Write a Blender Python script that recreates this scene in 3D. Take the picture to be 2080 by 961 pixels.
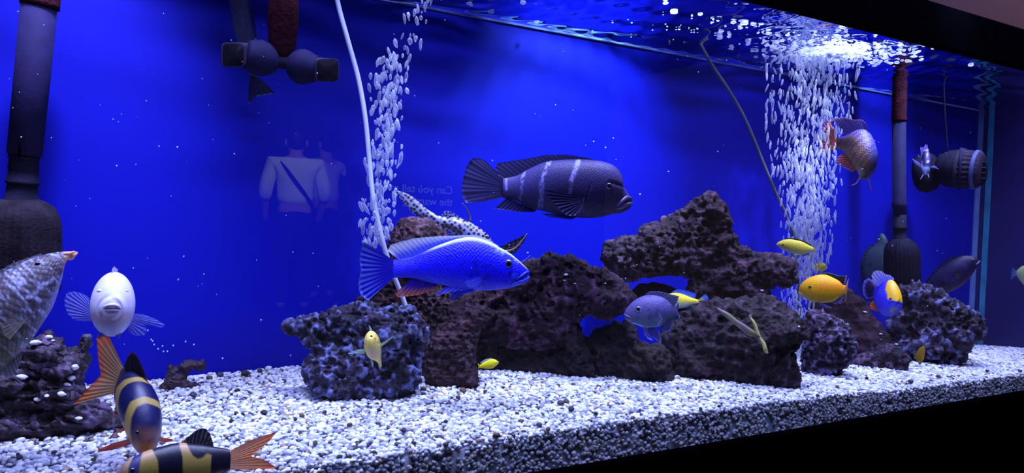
import bpy, math, random
import numpy as np
from mathutils import Vector, Matrix
from mathutils.bvhtree import BVHTree
random.seed(7); RG = np.random.default_rng(7)
for o in list(bpy.data.objects): bpy.data.objects.remove(o)
SC = bpy.context.scene; COL = SC.collection
PI = math.pi

# ---------------------------------------------------------------- camera
FPX, CX, CY = 1500.0, 1040.0, 480.5
YAW, PITCH, ROLL = math.radians(30.0), math.radians(-1.5), math.radians(2.0)
CAMZ = 0.98
CAM = np.array([0.0, 0.0, CAMZ])
FW = np.array([math.sin(YAW)*math.cos(PITCH), math.cos(YAW)*math.cos(PITCH), math.sin(PITCH)])
r0 = np.array([math.cos(YAW), -math.sin(YAW), 0.0]); u0 = np.cross(r0, FW)
RT = math.cos(ROLL)*r0 + math.sin(ROLL)*u0
UP = -math.sin(ROLL)*r0 + math.cos(ROLL)*u0
cd = bpy.data.cameras.new('camera'); cam = bpy.data.objects.new('camera', cd); COL.objects.link(cam)
cd.sensor_width = 36; cd.sensor_fit = 'HORIZONTAL'; cd.lens = 36*FPX/2080; cd.clip_start = 0.01; cd.clip_end = 60
cam.matrix_world = Matrix(((RT[0], UP[0], -FW[0], CAM[0]), (RT[1], UP[1], -FW[1], CAM[1]), (RT[2], UP[2], -FW[2], CAM[2]), (0, 0, 0, 1)))
SC.camera = cam

# ---------------------------------------------------------------- light, world, exposure
VS = SC.view_settings; VS.view_transform = 'Standard'; VS.look = 'None'; VS.gamma = 1; VS.use_curve_mapping = False
VS.exposure = 0.0
W = bpy.data.worlds.new('world'); SC.world = W; W.use_nodes = True
W.node_tree.nodes['Background'].inputs[0].default_value = (0.05, 0.04, 0.07, 1)
W.node_tree.nodes['Background'].inputs[1].default_value = 0.15
def area(name, loc, tgt, sx, sy, e, col, spread=180):
    d = bpy.data.lights.new(name, 'AREA'); d.shape = 'RECTANGLE'; d.size = sx; d.size_y = sy; d.energy = e; d.color = col
    d.spread = math.radians(spread)
    o = bpy.data.objects.new(name, d); COL.objects.link(o); o.location = loc
    o.rotation_euler = (Vector(tgt)-Vector(loc)).to_track_quat('-Z', 'Y').to_euler(); return o
def spot(name, loc, tgt, e, col, ang, blend=1.0, rad=0.03):
    d = bpy.data.lights.new(name, 'SPOT'); d.energy = e; d.color = col; d.spot_size = math.radians(ang); d.spot_blend = blend; d.shadow_soft_size = rad
    o = bpy.data.objects.new(name, d); COL.objects.link(o); o.location = loc
    o.rotation_euler = (Vector(tgt)-Vector(loc)).to_track_quat('-Z', 'Y').to_euler(); return o
COOL = (0.52, 0.57, 1.0)
area('led_bar', (0.95, 0.86, CAMZ+0.66), (0.95, 0.88, CAMZ-0.3), 2.5, 0.08, 13, COOL, 75)
area('added_front_fill', (0.75, 0.45, CAMZ+0.75), (0.75, 0.98, CAMZ-0.1), 2.2, 0.06, 13, (0.38, 0.45, 1.0), 110)  # unseen bar before the tank, added to brighten gravel face and fish fronts
spot('wall_spot', (-0.02, 0.84, CAMZ+0.62), (-0.03, 1.16, CAMZ+0.15), 48, (0.5, 0.5, 1), 46)
spot('wall_spot', (0.80, 0.84, CAMZ+0.62), (0.80, 1.16, CAMZ+0.15), 75, (0.45, 0.8, 1), 60)
spot('wall_spot', (1.68, 0.84, CAMZ+0.62), (1.68, 1.16, CAMZ+0.10), 34, (0.5, 0.7, 1), 54)
spot('column_fill_spot', (1.27, 0.93, CAMZ+0.66), (1.27, 0.985, CAMZ-0.1), 26, (0.62, 0.68, 1), 28)
spot('column_fill_spot', (1.22, 0.48, CAMZ+0.70), (1.27, 0.985, CAMZ+0.12), 85, (0.62, 0.68, 1), 24)  # unseen spot added out front to brighten the right bubbles
spot('column_fill_spot', (0.50, 0.50, CAMZ+0.72), (0.51, 1.02, CAMZ+0.16), 44, (0.62, 0.68, 1), 24)  # likewise added from the front for the left bubbles
spot('column_fill_spot', (0.50, 0.95, CAMZ+0.66), (0.50, 1.02, CAMZ+0.0), 40, (0.62, 0.68, 1), 22)  # added above the left column to brighten its bubbles
area('room_lamp', (1.6, -3.4, 2.72), (1.7, -4.6, 1.0), 0.6, 0.6, 120, (0.9, 0.95, 1.0))
spot('sign_lamp', (1.2, -1.5, 2.6), (1.35, -2.66, CAMZ+0.1), 200, (0.8, 0.9, 1.0), 50, 0.6)
spot('wall_lamp', (3.1, 0.4, 2.6), (3.2, 1.45, 1.75), 16, (1.0, 0.66, 0.86), 120, 1.0)

# ---------------------------------------------------------------- projection helpers
def ray(px, py):
    px = np.asarray(px, float); py = np.asarray(py, float)
    return FW + ((px-CX)/FPX)[..., None]*RT - ((py-CY)/FPX)[..., None]*UP
def P(px, py, Y):                       # the point seen at a pixel, at distance Y from the lens plane of the glass
    r = ray(px, py); return CAM + r*(Y/r[..., 1])[..., None]
class Fr:                               # a plane square to the line of sight through a point, for laying out a shape
    def __init__(self, px, py, Y):
        self.c = P(px, py, Y); v = self.c-CAM; self.d = np.linalg.norm(v); self.n = v/self.d
        self.s = float(v @ FW)/FPX
    def un(self, px, py, w=0.0):
        r = ray(px, py); t = (self.d - np.asarray(w, float)*self.s)/(r @ self.n)
        return r*t[..., None] + CAM - self.c

# ---------------------------------------------------------------- noise
NT = RG.random((32, 32, 32)); WT = RG.random((16, 16, 16, 3))
def vn(p):
    p = np.asarray(p, float); i = np.floor(p).astype(int); f = p-i; f = f*f*(3-2*f); r = 0
    for dx in (0, 1):
        for dy in (0, 1):
            for dz in (0, 1):
                w = (f[..., 0] if dx else 1-f[..., 0])*(f[..., 1] if dy else 1-f[..., 1])*(f[..., 2] if dz else 1-f[..., 2])
                r = r + w*NT[(i[..., 0]+dx) % 32, (i[..., 1]+dy) % 32, (i[..., 2]+dz) % 32]
    return r
def fbm(p, o=4):
    r = 0; a = 0.5
    for k in range(o): r = r + a*(vn(np.asarray(p)*2**k + 7.3*k)-0.5)*2; a *= 0.5
    return r
def ridge(p, o=4):
    r = 0; a = 0.5
    for k in range(o): r = r + a*(1-2*np.abs(vn(np.asarray(p)*2**k + 3.1*k)-0.5)*2); a *= 0.5
    return r
def worley(p):
    p = np.asarray(p, float); i = np.floor(p).astype(int); best = np.full(p.shape[:-1], 9.0)
    for dx in (-1, 0, 1):
        for dy in (-1, 0, 1):
            for dz in (-1, 0, 1):
                j = i+np.array([dx, dy, dz]); q = j + WT[j[..., 0] % 16, j[..., 1] % 16, j[..., 2] % 16]
                best = np.minimum(best, np.sum((q-p)**2, -1))
    return np.sqrt(best)
def ss(a, b, x): t = np.clip((x-a)/(b-a), 0, 1); return t*t*(3-2*t)
def mix(c1, c2, t):
    t = np.asarray(t)[..., None]; return np.asarray(c1)*(1-t)+np.asarray(c2)*t
def sdpoly(px, py, poly):               # signed distance, positive inside
    a = np.array(poly, float); b = np.roll(a, -1, 0); d = np.full(px.shape, 1e9); ins = np.zeros(px.shape, bool)
    for (ax, ay), (bx, by) in zip(a, b):
        ex, ey = bx-ax, by-ay; wx, wy = px-ax, py-ay
        t = np.clip((wx*ex+wy*ey)/(ex*ex+ey*ey+1e-9), 0, 1)
        d = np.minimum(d, np.hypot(wx-ex*t, wy-ey*t))
        if ay != by:
            c = ((ay > py) != (by > py)) & (px < ex*(py-ay)/(by-ay)+ax); ins ^= c
    return np.where(ins, d, -d)
def dline(px, py, pl):
    d = np.full(px.shape, 1e9)
    for (ax, ay), (bx, by) in zip(pl[:-1], pl[1:]):
        ex, ey = bx-ax, by-ay; wx, wy = px-ax, py-ay
        t = np.clip((wx*ex+wy*ey)/(ex*ex+ey*ey+1e-9), 0, 1); d = np.minimum(d, np.hypot(wx-ex*t, wy-ey*t))
    return d

# ---------------------------------------------------------------- objects
def mesh(name, V, F, m, parent=None, loc=None, col=None, uv=None, smooth=True, alpha=None):
    me = bpy.data.meshes.new(name); V = np.asarray(V, float); 
    if isinstance(F, np.ndarray):
        me.vertices.add(len(V)); me.vertices.foreach_set('co', V.ravel())
        n, k = F.shape; me.loops.add(n*k); me.polygons.add(n)
        me.loops.foreach_set('vertex_index', F.ravel().astype(np.int32))
        me.polygons.foreach_set('loop_start', np.arange(0, n*k, k, dtype=np.int32))
        me.update(calc_edges=True)
    else:
        me.from_pydata([tuple(v) for v in V], [], F)
    if col is not None:
        a = me.color_attributes.new('Col', 'FLOAT_COLOR', 'POINT')
        al = np.ones(len(V)) if alpha is None else np.broadcast_to(alpha, (len(V),))
        c = np.concatenate([np.broadcast_to(col, (len(V), 3)), al[:, None]], 1); a.data.foreach_set('color', c.astype(np.float32).ravel())
    if uv is not None:
        a = me.attributes.new('sc', 'FLOAT_VECTOR', 'POINT'); u3 = np.concatenate([uv, np.zeros((len(V), 1))], 1)
        a.data.foreach_set('vector', u3.astype(np.float32).ravel())
    if smooth: me.polygons.foreach_set('use_smooth', np.ones(len(me.polygons), bool))
    me.materials.append(m); me.update()
    o = bpy.data.objects.new(name, me); COL.objects.link(o)
    if parent is not None: o.parent = parent
    if loc is not None: o.location = loc
    return o
def tag(o, label=None, cat=None, group=None, kind=None):
    if label: o['label'] = label
    if cat: o['category'] = cat
    if group: o['group'] = group
    if kind: o['kind'] = kind
    return o
def thing(name, label, cat, loc, group=None):
    o = bpy.data.objects.new(name, None); COL.objects.link(o); o.location = loc; o.empty_display_size = 0.02
    return tag(o, label, cat, group)
class MB:                               # collects solids into one mesh
    def __init__(s): s.v = []; s.f = []
    def add(s, V, F):
        n = len(s.v); s.v += [tuple(v) for v in V]; s.f += [tuple(i+n for i in f) for f in F]; return s
    def box(s, lo, hi):
        x0, y0, z0 = lo; x1, y1, z1 = hi
        return s.add([(x0,y0,z0),(x1,y0,z0),(x1,y1,z0),(x0,y1,z0),(x0,y0,z1),(x1,y0,z1),(x1,y1,z1),(x0,y1,z1)],
                     [(0,3,2,1),(4,5,6,7),(0,1,5,4),(1,2,6,5),(2,3,7,6),(3,0,4,7)])
    def build(s, name, m, parent=None, loc=None, smooth=False, bevel=0):
        o = mesh(name, s.v, s.f, m, parent, loc, smooth=smooth)
        if bevel: b = o.modifiers.new('bevel', 'BEVEL'); b.width = bevel; b.segments = 2
        return o
def gridfaces(nu, nv, wrapv=False):
    u = np.arange(nu-1)[:, None]; v = np.arange(nv if wrapv else nv-1)[None, :]
    a = u*nv+v; b = u*nv+(v+1) % nv; return np.stack([a, b, b+nv, a+nv], -1).reshape(-1, 4)

# ---------------------------------------------------------------- materials
def nm(name):
    m = bpy.data.materials.new(name); m.use_nodes = True; nt = m.node_tree; return m, nt, nt.nodes, nt.links, nt.nodes['Principled BSDF']
def plain(name, c, rough=0.6, spec=0.4, noise=0.0, nscale=40, bump=0.0, bscale=80, metal=0.0):
    m, nt, N, L, b = nm(name)
    b.inputs['Base Color'].default_value = (*c, 1); b.inputs['Roughness'].default_value = rough; b.inputs['Specular IOR Level'].default_value = spec; b.inputs['Metallic'].default_value = metal
    tc = N.new('ShaderNodeTexCoord')
    if noise:
        n = N.new('ShaderNodeTexNoise'); n.inputs['Scale'].default_value = nscale; n.inputs['Detail'].default_value = 5; L.new(tc.outputs['Object'], n.inputs['Vector'])
        r = N.new('ShaderNodeValToRGB'); r.color_ramp.elements[0].position = .3; r.color_ramp.elements[1].position = .7
        r.color_ramp.elements[0].color = (*[x*(1-noise) for x in c], 1); r.color_ramp.elements[1].color = (*[min(1, x*(1+noise)) for x in c], 1)
        L.new(n.outputs['Fac'], r.inputs['Fac']); L.new(r.outputs['Color'], b.inputs['Base Color'])
    if bump:
        n = N.new('ShaderNodeTexNoise'); n.inputs['Scale'].default_value = bscale; n.inputs['Detail'].default_value = 6; L.new(tc.outputs['Object'], n.inputs['Vector'])
        bp = N.new('ShaderNodeBump'); bp.inputs['Strength'].default_value = bump; bp.inputs['Distance'].default_value = 0.004
        L.new(n.outputs['Fac'], bp.inputs['Height']); L.new(bp.outputs['Normal'], b.inputs['Normal'])
    return m
def vcol(name, rough=0.5, spec=0.5, scales=0, contrast=0.3, sbump=0.3, alpha=False, bump=0.0, bscale=300, coat=0.0, trans=0.0):
    m, nt, N, L, b = nm(name)
    b.inputs['Roughness'].default_value = rough; b.inputs['Specular IOR Level'].default_value = spec; b.inputs['Coat Weight'].default_value = coat
    a = N.new('ShaderNodeAttribute'); a.attribute_name = 'Col'; c = a.outputs['Color']
    if scales:
        s = N.new('ShaderNodeAttribute'); s.attribute_name = 'sc'
        v = N.new('ShaderNodeTexVoronoi'); v.inputs['Scale'].default_value = scales; v.inputs['Randomness'].default_value = 0.35
        mp = N.new('ShaderNodeMapping'); mp.inputs['Rotation'].default_value = (0, 0, PI/4); L.new(s.outputs['Vector'], mp.inputs['Vector']); L.new(mp.outputs['Vector'], v.inputs['Vector'])
        r = N.new('ShaderNodeMapRange'); r.inputs['From Min'].default_value = 0.25; r.inputs['From Max'].default_value = 0.65
        r.inputs['To Min'].default_value = 1+contrast*0.6; r.inputs['To Max'].default_value = 1-contrast; L.new(v.outputs['Distance'], r.inputs['Value'])
        mx = N.new('ShaderNodeVectorMath'); mx.operation = 'SCALE'; L.new(c, mx.inputs[0]); L.new(r.outputs['Result'], mx.inputs['Scale']); c = mx.outputs[0]
        bp = N.new('ShaderNodeBump'); bp.inputs['Strength'].default_value = sbump; bp.inputs['Distance'].default_value = 0.001; bp.invert = True
        L.new(v.outputs['Distance'], bp.inputs['Height']); L.new(bp.outputs['Normal'], b.inputs['Normal'])
    elif bump:
        tc = N.new('ShaderNodeTexCoord'); n = N.new('ShaderNodeTexNoise'); n.inputs['Scale'].default_value = bscale; n.inputs['Detail'].default_value = 6
        L.new(tc.outputs['Object'], n.inputs['Vector']); bp = N.new('ShaderNodeBump'); bp.inputs['Strength'].default_value = bump; bp.inputs['Distance'].default_value = 0.003
        L.new(n.outputs['Fac'], bp.inputs['Height']); L.new(bp.outputs['Normal'], b.inputs['Normal'])
    L.new(c, b.inputs['Base Color'])
    if alpha: L.new(a.outputs['Alpha'], b.inputs['Alpha'])
    if trans:
        t = N.new('ShaderNodeBsdfTranslucent'); L.new(c, t.inputs['Color']); ms = N.new('ShaderNodeMixShader'); ms.inputs[0].default_value = trans
        out = N['Material Output']; L.new(b.outputs[0], ms.inputs[1]); L.new(t.outputs[0], ms.inputs[2])
        if alpha:
            tr = N.new('ShaderNodeBsdfTransparent'); m2 = N.new('ShaderNodeMixShader'); L.new(a.outputs['Alpha'], m2.inputs[0])
            L.new(tr.outputs[0], m2.inputs[1]); L.new(ms.outputs[0], m2.inputs[2]); L.new(m2.outputs[0], out.inputs[0])
            for l in list(b.inputs['Alpha'].links): L.remove(l)
        else: L.new(ms.outputs[0], out.inputs[0])
    return m
M_SKIN = vcol('fish_skin', 0.5, 0.3, 1.0, 0.22, 0.5)
M_SKINBIG = vcol('fish_skin_large_scales', 0.45, 0.35, 1.0, 0.30, 0.8)
M_SMOOTH = vcol('fish_skin_smooth', 0.4, 0.5, 0, bump=0.08, bscale=500)
M_FIN = vcol('fin_membrane', 0.5, 0.4, 0, alpha=True, trans=0.35)
M_EYE = vcol('fish_eye', 0.08, 0.8, coat=0.6)
M_ROCK = vcol('rock_surface', 0.78, 0.3, bump=0.9, bscale=260)
M_WOOD = vcol('driftwood_surface', 0.6, 0.4, bump=0.7, bscale=160)
M_PEB = vcol('pebble_surface', 0.5, 0.4)
M_BLACK = plain('black_frame', (0.0006, 0.0006, 0.0012), 0.95, 0.0)
M_BLACKP = plain('black_plastic', (0.010, 0.008, 0.024), 0.75, 0.08, noise=0.35, nscale=60, bump=0.25, bscale=250)
M_GREYP = plain('slate_plastic', (0.014, 0.011, 0.05), 0.75, 0.08, noise=0.2, nscale=50, bump=0.12, bscale=200)
M_REDP = plain('algae_stained_pipe', (0.035, 0.006, 0.012), 0.9, 0.05, noise=0.5, nscale=45, bump=0.5, bscale=200)
M_SHADE = plain('hollow_shade', (0.006, 0.005, 0.012), 0.9, 0.1)  # near-black that paints the shade inside the nozzle mouths
M_TUBEW = plain('pale_tube', (0.62, 0.66, 0.9), 0.3, 0.5)
M_TUBEB = plain('grey_tube', (0.09, 0.09, 0.12), 0.3, 0.6)
# ---------------------------------------------------------------- room and aquarium shell
Z = lambda z: CAMZ+z
YF, YB, XR, XL = 0.72, 1.16, 2.20, -0.75
WATER = 0.348
def struct(name, lo, hi, m): return tag(MB().box(lo, hi).build(name, m), kind='structure')
M_WALL = plain('mauve_wall_paint', (0.36, 0.27, 0.36), 0.9, 0.2, bump=0.05)
M_DARKW = plain('dark_wall_paint', (0.02, 0.02, 0.03), 0.9, 0.2)
struct('floor', (-3, -6.5, -0.1), (6, 1.5, 0), plain('dark_floor', (0.02, 0.018, 0.02), 0.7, 0.3, noise=0.3, nscale=4))
struct('ceiling', (-3, -6.5, 2.8), (6, 1.5, 2.9), M_DARKW)
struct('wall_back', (-3, 1.45, 0), (6, 1.55, 2.8), M_WALL)
struct('wall_front', (-3, -6.6, 0), (6, -6.5, 2.8), M_DARKW)
struct('wall_left', (-3.1, -6.5, 0), (-3, 1.5, 2.8), M_DARKW)
struct('wall_right', (6, -6.5, 0), (6.1, 1.5, 2.8), M_WALL)

def blue_wall(name, c0, c1, rough):
    m, nt, N, L, b = nm(name)
    tc = N.new('ShaderNodeTexCoord'); n = N.new('ShaderNodeTexNoise'); n.inputs['Scale'].default_value = 3; n.inputs['Detail'].default_value = 8
    L.new(tc.outputs['Object'], n.inputs['Vector']); r = N.new('ShaderNodeValToRGB'); r.color_ramp.elements[0].color = (*c0, 1); r.color_ramp.elements[1].color = (*c1, 1)
    r.color_ramp.elements[0].position = .3; r.color_ramp.elements[1].position = .7; L.new(n.outputs['Fac'], r.inputs['Fac'])
    sp = N.new('ShaderNodeTexVoronoi'); sp.inputs['Scale'].default_value = 55; L.new(tc.outputs['Object'], sp.inputs['Vector'])
    r2 = N.new('ShaderNodeValToRGB'); r2.color_ramp.elements[0].position = 0.045; r2.color_ramp.elements[1].position = 0.07
    r2.color_ramp.elements[0].color = (.25, .25, .25, 1); r2.color_ramp.elements[1].color = (1, 1, 1, 1); L.new(sp.outputs['Distance'], r2.inputs['Fac'])
    mx = N.new('ShaderNodeMix'); mx.data_type = 'RGBA'; mx.blend_type = 'MULTIPLY'; mx.inputs[0].default_value = 0.8
    L.new(r.outputs['Color'], mx.inputs[6]); L.new(r2.outputs['Color'], mx.inputs[7]); L.new(mx.outputs[2], b.inputs['Base Color'])
    b.inputs['Roughness'].default_value = rough; b.inputs['Specular IOR Level'].default_value = 0.15
    return m
def glass_mat():
    m, nt, N, L, b = nm('tank_glass'); N.remove(b)
    f = N.new('ShaderNodeFresnel'); ge = N.new('ShaderNodeNewGeometry'); mr = N.new('ShaderNodeMapRange')
    mr.inputs['To Min'].default_value = 1.5; mr.inputs['To Max'].default_value = 1/1.5
    L.new(ge.outputs['Backfacing'], mr.inputs['Value']); L.new(mr.outputs[0], f.inputs['IOR'])
    t = N.new('ShaderNodeBsdfTransparent'); g = N.new('ShaderNodeBsdfGlossy'); g.inputs['Roughness'].default_value = 0.0
    t.inputs['Color'].default_value = (0.985, 0.99, 1, 1)
    mx = N.new('ShaderNodeMixShader'); L.new(f.outputs[0], mx.inputs[0]); L.new(t.outputs[0], mx.inputs[1]); L.new(g.outputs[0], mx.inputs[2])
    L.new(mx.outputs[0], N['Material Output'].inputs[0]); return m
tank = thing('aquarium', 'long glass aquarium with blue back panel and black frame', 'aquarium', (0.7, 0.94, Z(-0.40)))
TL = (0.7, 0.94, Z(-0.40))
def tpart(name, lo, hi, m, label=None, bevel=0, parent=None):
    a = np.array(TL); o = MB().box(np.array(lo)-a, np.array(hi)-a).build(name, m, parent or tank, bevel=bevel)
    if label: o['label'] = label
    return o
tpart('back_panel', (XL, YB, Z(-0.37)), (XR+0.01, YB+0.012, Z(0.372)), blue_wall('blue_back_panel', (0.0012, 0.0026, 0.30), (0.0016, 0.0036, 0.34), 0.6), 'bright blue back panel')
tpart('side_panel', (XR, YF+0.01, Z(-0.37)), (XR+0.01, YB, Z(0.372)), None or blue_wall('side_panel_blue', (0.03, 0.03, 0.16), (0.045, 0.035, 0.17), 0.12), 'dim purplish side glass')
tpart('side_panel', (XL-0.01, YF+0.01, Z(-0.37)), (XL, YB, Z(0.372)), M_DARKW)
tpart('bottom_panel', (XL, YF+0.01, Z(-0.375)), (XR, YB, Z(-0.362)), M_DARKW)
tpart('front_glass', (XL, YF, Z(-0.36)), (XR+0.6, YF+0.003, Z(0.36)), glass_mat(), 'clear front pane')
tpart('top_frame', (XL-0.02, YF-0.012, Z(0.303)), (XR+1.4, YF+0.004, Z(0.372)), M_BLACK, 'black top trim', 0.002)
tpart('bottom_frame', (XL-0.02, YF-0.012, Z(-0.46)), (XR+1.4, YF+0.004, Z(-0.296)), M_BLACK, 'black bottom trim', 0.002)
M_SEAL = plain('pale_corner_sealant', (0.16, 0.26, 0.62), 0.4, 0.4, noise=0.25, nscale=25)
M_SEAL2 = plain('teal_glass_edge', (0.06, 0.34, 0.50), 0.2, 0.5, noise=0.25, nscale=25)
tpart('corner_seal', (XR-0.026, YB-0.004, Z(-0.35)), (XR-0.004, YB+0.001, Z(0.348)), M_SEAL, 'pale blue strip in the far corner')
tpart('glass_edge', (XR-0.003, YB-0.030, Z(-0.35)), (XR+0.001, YB-0.016, Z(0.348)), M_SEAL2, 'thin teal strip beside the corner')
M_LINE = plain('waterline_deposit', (0.13, 0.18, 0.45), 0.5, 0.3, noise=0.6, nscale=14)
tpart('waterline_rim', (XL, YB-0.004, Z(WATER-0.004)), (XR, YB, Z(WATER-0.0005)), M_LINE, 'pale rim along the waterline')
cab = MB().box((-1.5, -0.2, -0.38), (1.9, 0.25, CAMZ-0.461-0.38)).build('cabinet', M_BLACK)
cab.location = (0.7, 0.94, 0.38)
tag(cab, 'plain black cabinet standing under the aquarium', 'cabinet')
for i in range(2):
    d = MB().box((-0.78, -0.012, -0.27), (0.78, 0, 0.27)).build('door', plain('black_door_panel', (0.006, 0.006, 0.009), 0.35, 0.4), cab, (-0.62+1.64*i, -0.2, -0.05), bevel=0.003)

# water surface
def waterz(X, Y):
    z = 0.0022*(fbm(np.stack([X*9, Y*16, 0*X], -1), 3)) + 0.0016*np.sin(Y*70+3*fbm(np.stack([X*5, Y*5, 0*X+4], -1), 2)+X*12)
    for (cx, cy, a, s) in ((1.26, 0.985, 0.010, 0.11), (0.50, 1.02, 0.006, 0.07)):
        d = np.hypot(X-cx, (Y-cy)); z = z + a*np.exp(-(d/s)**2)*(0.5+fbm(np.stack([X*45, Y*60, 0*X+9], -1), 3)*1.6) + 0.0022*np.sin(d*150)*np.exp(-d/0.22)
    return z
nx, ny = 520, 130
gx, gy = np.meshgrid(np.linspace(XL, XR, nx), np.linspace(YF+0.009, YB-0.0062, ny), indexing='ij')
Vw = np.stack([gx, gy, waterz(gx, gy)], -1).reshape(-1, 3)
m, nt, N, L, b = nm('water_surface'); N.remove(b)
lw = N.new('ShaderNodeLayerWeight'); lw.inputs['Blend'].default_value = 0.5
mr = N.new('ShaderNodeMapRange'); mr.inputs['From Min'].default_value = 0.22; mr.inputs['From Max'].default_value = 0.5; mr.inputs['To Min'].default_value = 0.03; mr.inputs['To Max'].default_value = 1.0
L.new(lw.outputs['Facing'], mr.inputs['Value'])
t = N.new('ShaderNodeBsdfTransparent'); g = N.new('ShaderNodeBsdfGlossy'); g.inputs['Roughness'].default_value = 0.02; g.inputs['Color'].default_value = (0.75, 0.8, 0.95, 1)
t.inputs['Color'].default_value = (0.93, 0.95, 1, 1)
mx = N.new('ShaderNodeMixShader'); L.new(mr.outputs[0], mx.inputs[0]); L.new(t.outputs[0], mx.inputs[1]); L.new(g.outputs[0], mx.inputs[2]); L.new(mx.outputs[0], N['Material Output'].inputs[0])
tag(mesh('water_surface', Vw, gridfaces(nx, ny), m, loc=(0, 0, Z(WATER))), 'rippling water surface seen from below along the top', 'water', kind='stuff')

# ---------------------------------------------------------------- gravel
def gz(X, Y):
    X = np.asarray(X, float); Y = np.asarray(Y, float)
    xf = [-0.8, 0.0, 0.6, 1.5, 2.3]; front = np.interp(X, xf, [-0.262, -0.262, -0.253, -0.270, -0.285])
    back = np.interp(X, [-0.8, 0.1, 0.4, 1.0, 1.5, 2.2], [-0.255, -0.247, -0.241, -0.255, -0.275, -0.318])
    t = np.clip((Y-YF)/(YB-YF), 0, 1)
    return front*(1-t)+back*t + 0.004*fbm(np.stack([X*7, Y*7, 0*X], -1), 2) + 0.002*fbm(np.stack([X*30, Y*30, 0*X+3], -1), 2)
def ground(px, py):                      # where the line of sight meets the gravel
    for Y in np.linspace(YF+0.01, YB, 400):
        p = P(px, py, Y)
        if p[2]-CAMZ <= gz(p[0], p[1]): return float(Y)
    return YB-0.02
gx, gy = np.meshgrid(np.linspace(XL, XR-0.002, 300), np.linspace(YF+0.012, YB-0.002, 60), indexing='ij')
Vb = np.stack([gx, gy, gz(gx, gy)-0.006], -1)
def ico(sub):
    import bmesh
    bm = bmesh.new(); bmesh.ops.create_icosphere(bm, subdivisions=sub, radius=1)
    v = np.array([x.co[:] for x in bm.verts]); f = np.array([[x.index for x in q.verts] for q in bm.faces]); bm.free(); return v, f
IV, IF = ico(2); IV3, IF3 = ico(3)
VAR = []
for k in range(14):
    q = IV*(1+0.30*fbm(IV*1.3+k*5.7, 2)[:, None]); e = 6.0
    q = q*np.array([1, RG.uniform(.65, .95), RG.uniform(.5, .85)]); VAR.append(q)
def rotm(n):
    q = RG.normal(size=(n, 4)); q /= np.linalg.norm(q, axis=1)[:, None]; w, x, y, z = q.T
    return np.stack([np.stack([1-2*(y*y+z*z), 2*(x*y-z*w), 2*(x*z+y*w)], -1), np.stack([2*(x*y+z*w), 1-2*(x*x+z*z), 2*(y*z-x*w)], -1), np.stack([2*(x*z-y*w), 2*(y*z+x*w), 1-2*(x*x+y*y)], -1)], 1)
PC = np.array([(.80, .80, .86), (.62, .66, .80), (.45, .48, .60), (.86, .82, .80), (.30, .30, .38), (.34, .26, .22), (.055, .04, .05), (.40, .42, .34)])
PW = np.array([.36, .22, .14, .10, .10, .035, .03, .03]); PW = PW/PW.sum()
sp = 0.0053
a, b2 = np.meshgrid(np.arange(-0.22, XR-0.006, sp), np.arange(YF+0.013, YB-0.006, sp*0.9), indexing='ij')
X = a.ravel()+RG.uniform(-.5, .5, a.size)*sp; Y = np.clip(b2.ravel()+RG.uniform(-.5, .5, a.size)*sp, YF+0.0135, YB-0.006)
R = 0.0024+0.0028*RG.random(len(X))**1.9; Zp = gz(X, Y)+RG.uniform(-.001, .0022, len(X))-R*0.15
# pebbles pressed against the front pane
nf = 5200; Xf = RG.uniform(-0.1, XR-0.01, nf); Rf = RG.uniform(.0022, .0036, nf); Yf = YF+0.0088+Rf*0.85; tz = RG.random(nf); Zf = (gz(Xf, Yf)+0.001)*(1-tz) + (-0.305)*tz
X = np.r_[X, Xf]; Y = np.r_[Y, Yf]; R = np.r_[R, Rf]; Zp = np.r_[Zp, Zf]
n = len(X); RM = rotm(n); flat = RG.random(n) < 0.7
vid = RG.integers(0, 14, n); VA = np.array(VAR)[vid]
C = PC[RG.choice(len(PC), n, p=PW)]*RG.uniform(.85, 1.12, (n, 1))
Vp = np.einsum('nij,nkj->nki', RM, VA)*R[:, None, None]*1.12
Vp[:-nf, :, 2] *= 0.75
Vp += np.stack([X, Y, Zp], -1)[:, None, :]
Vp[..., 1] = np.maximum(Vp[..., 1], YF+0.0084)
k = len(IV); F = (IF[None]+(np.arange(n)*k)[:, None, None]).reshape(-1, 3)
bedV = Vb.reshape(-1, 3); q = gridfaces(300, 60); q = np.concatenate([q[:, [0, 1, 2]], q[:, [0, 2, 3]]])
skirt = []
fv = Vb[:, 0, :].copy(); lowv = fv.copy(); lowv[:, 2] = -0.36
nb = len(bedV); bedV = np.concatenate([bedV, lowv]); i = np.arange(299)
sk = np.concatenate([np.stack([i*60, (i+1)*60, nb+i+1], -1), np.stack([i*60, nb+i+1, nb+i], -1)])
q = np.concatenate([q, sk])
F = np.concatenate([q, F+len(bedV)]); VV = np.concatenate([bedV, Vp.reshape(-1, 3)])
CC = np.concatenate([np.tile([[.20, .21, .28]], (len(bedV), 1)), np.repeat(C, k, 0)])
tag(mesh('gravel_bed', VV, F.astype(np.int32), M_PEB, loc=(0, 0, CAMZ), col=CC), 'white and grey gravel covering the tank bottom', 'gravel', kind='stuff')
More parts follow.
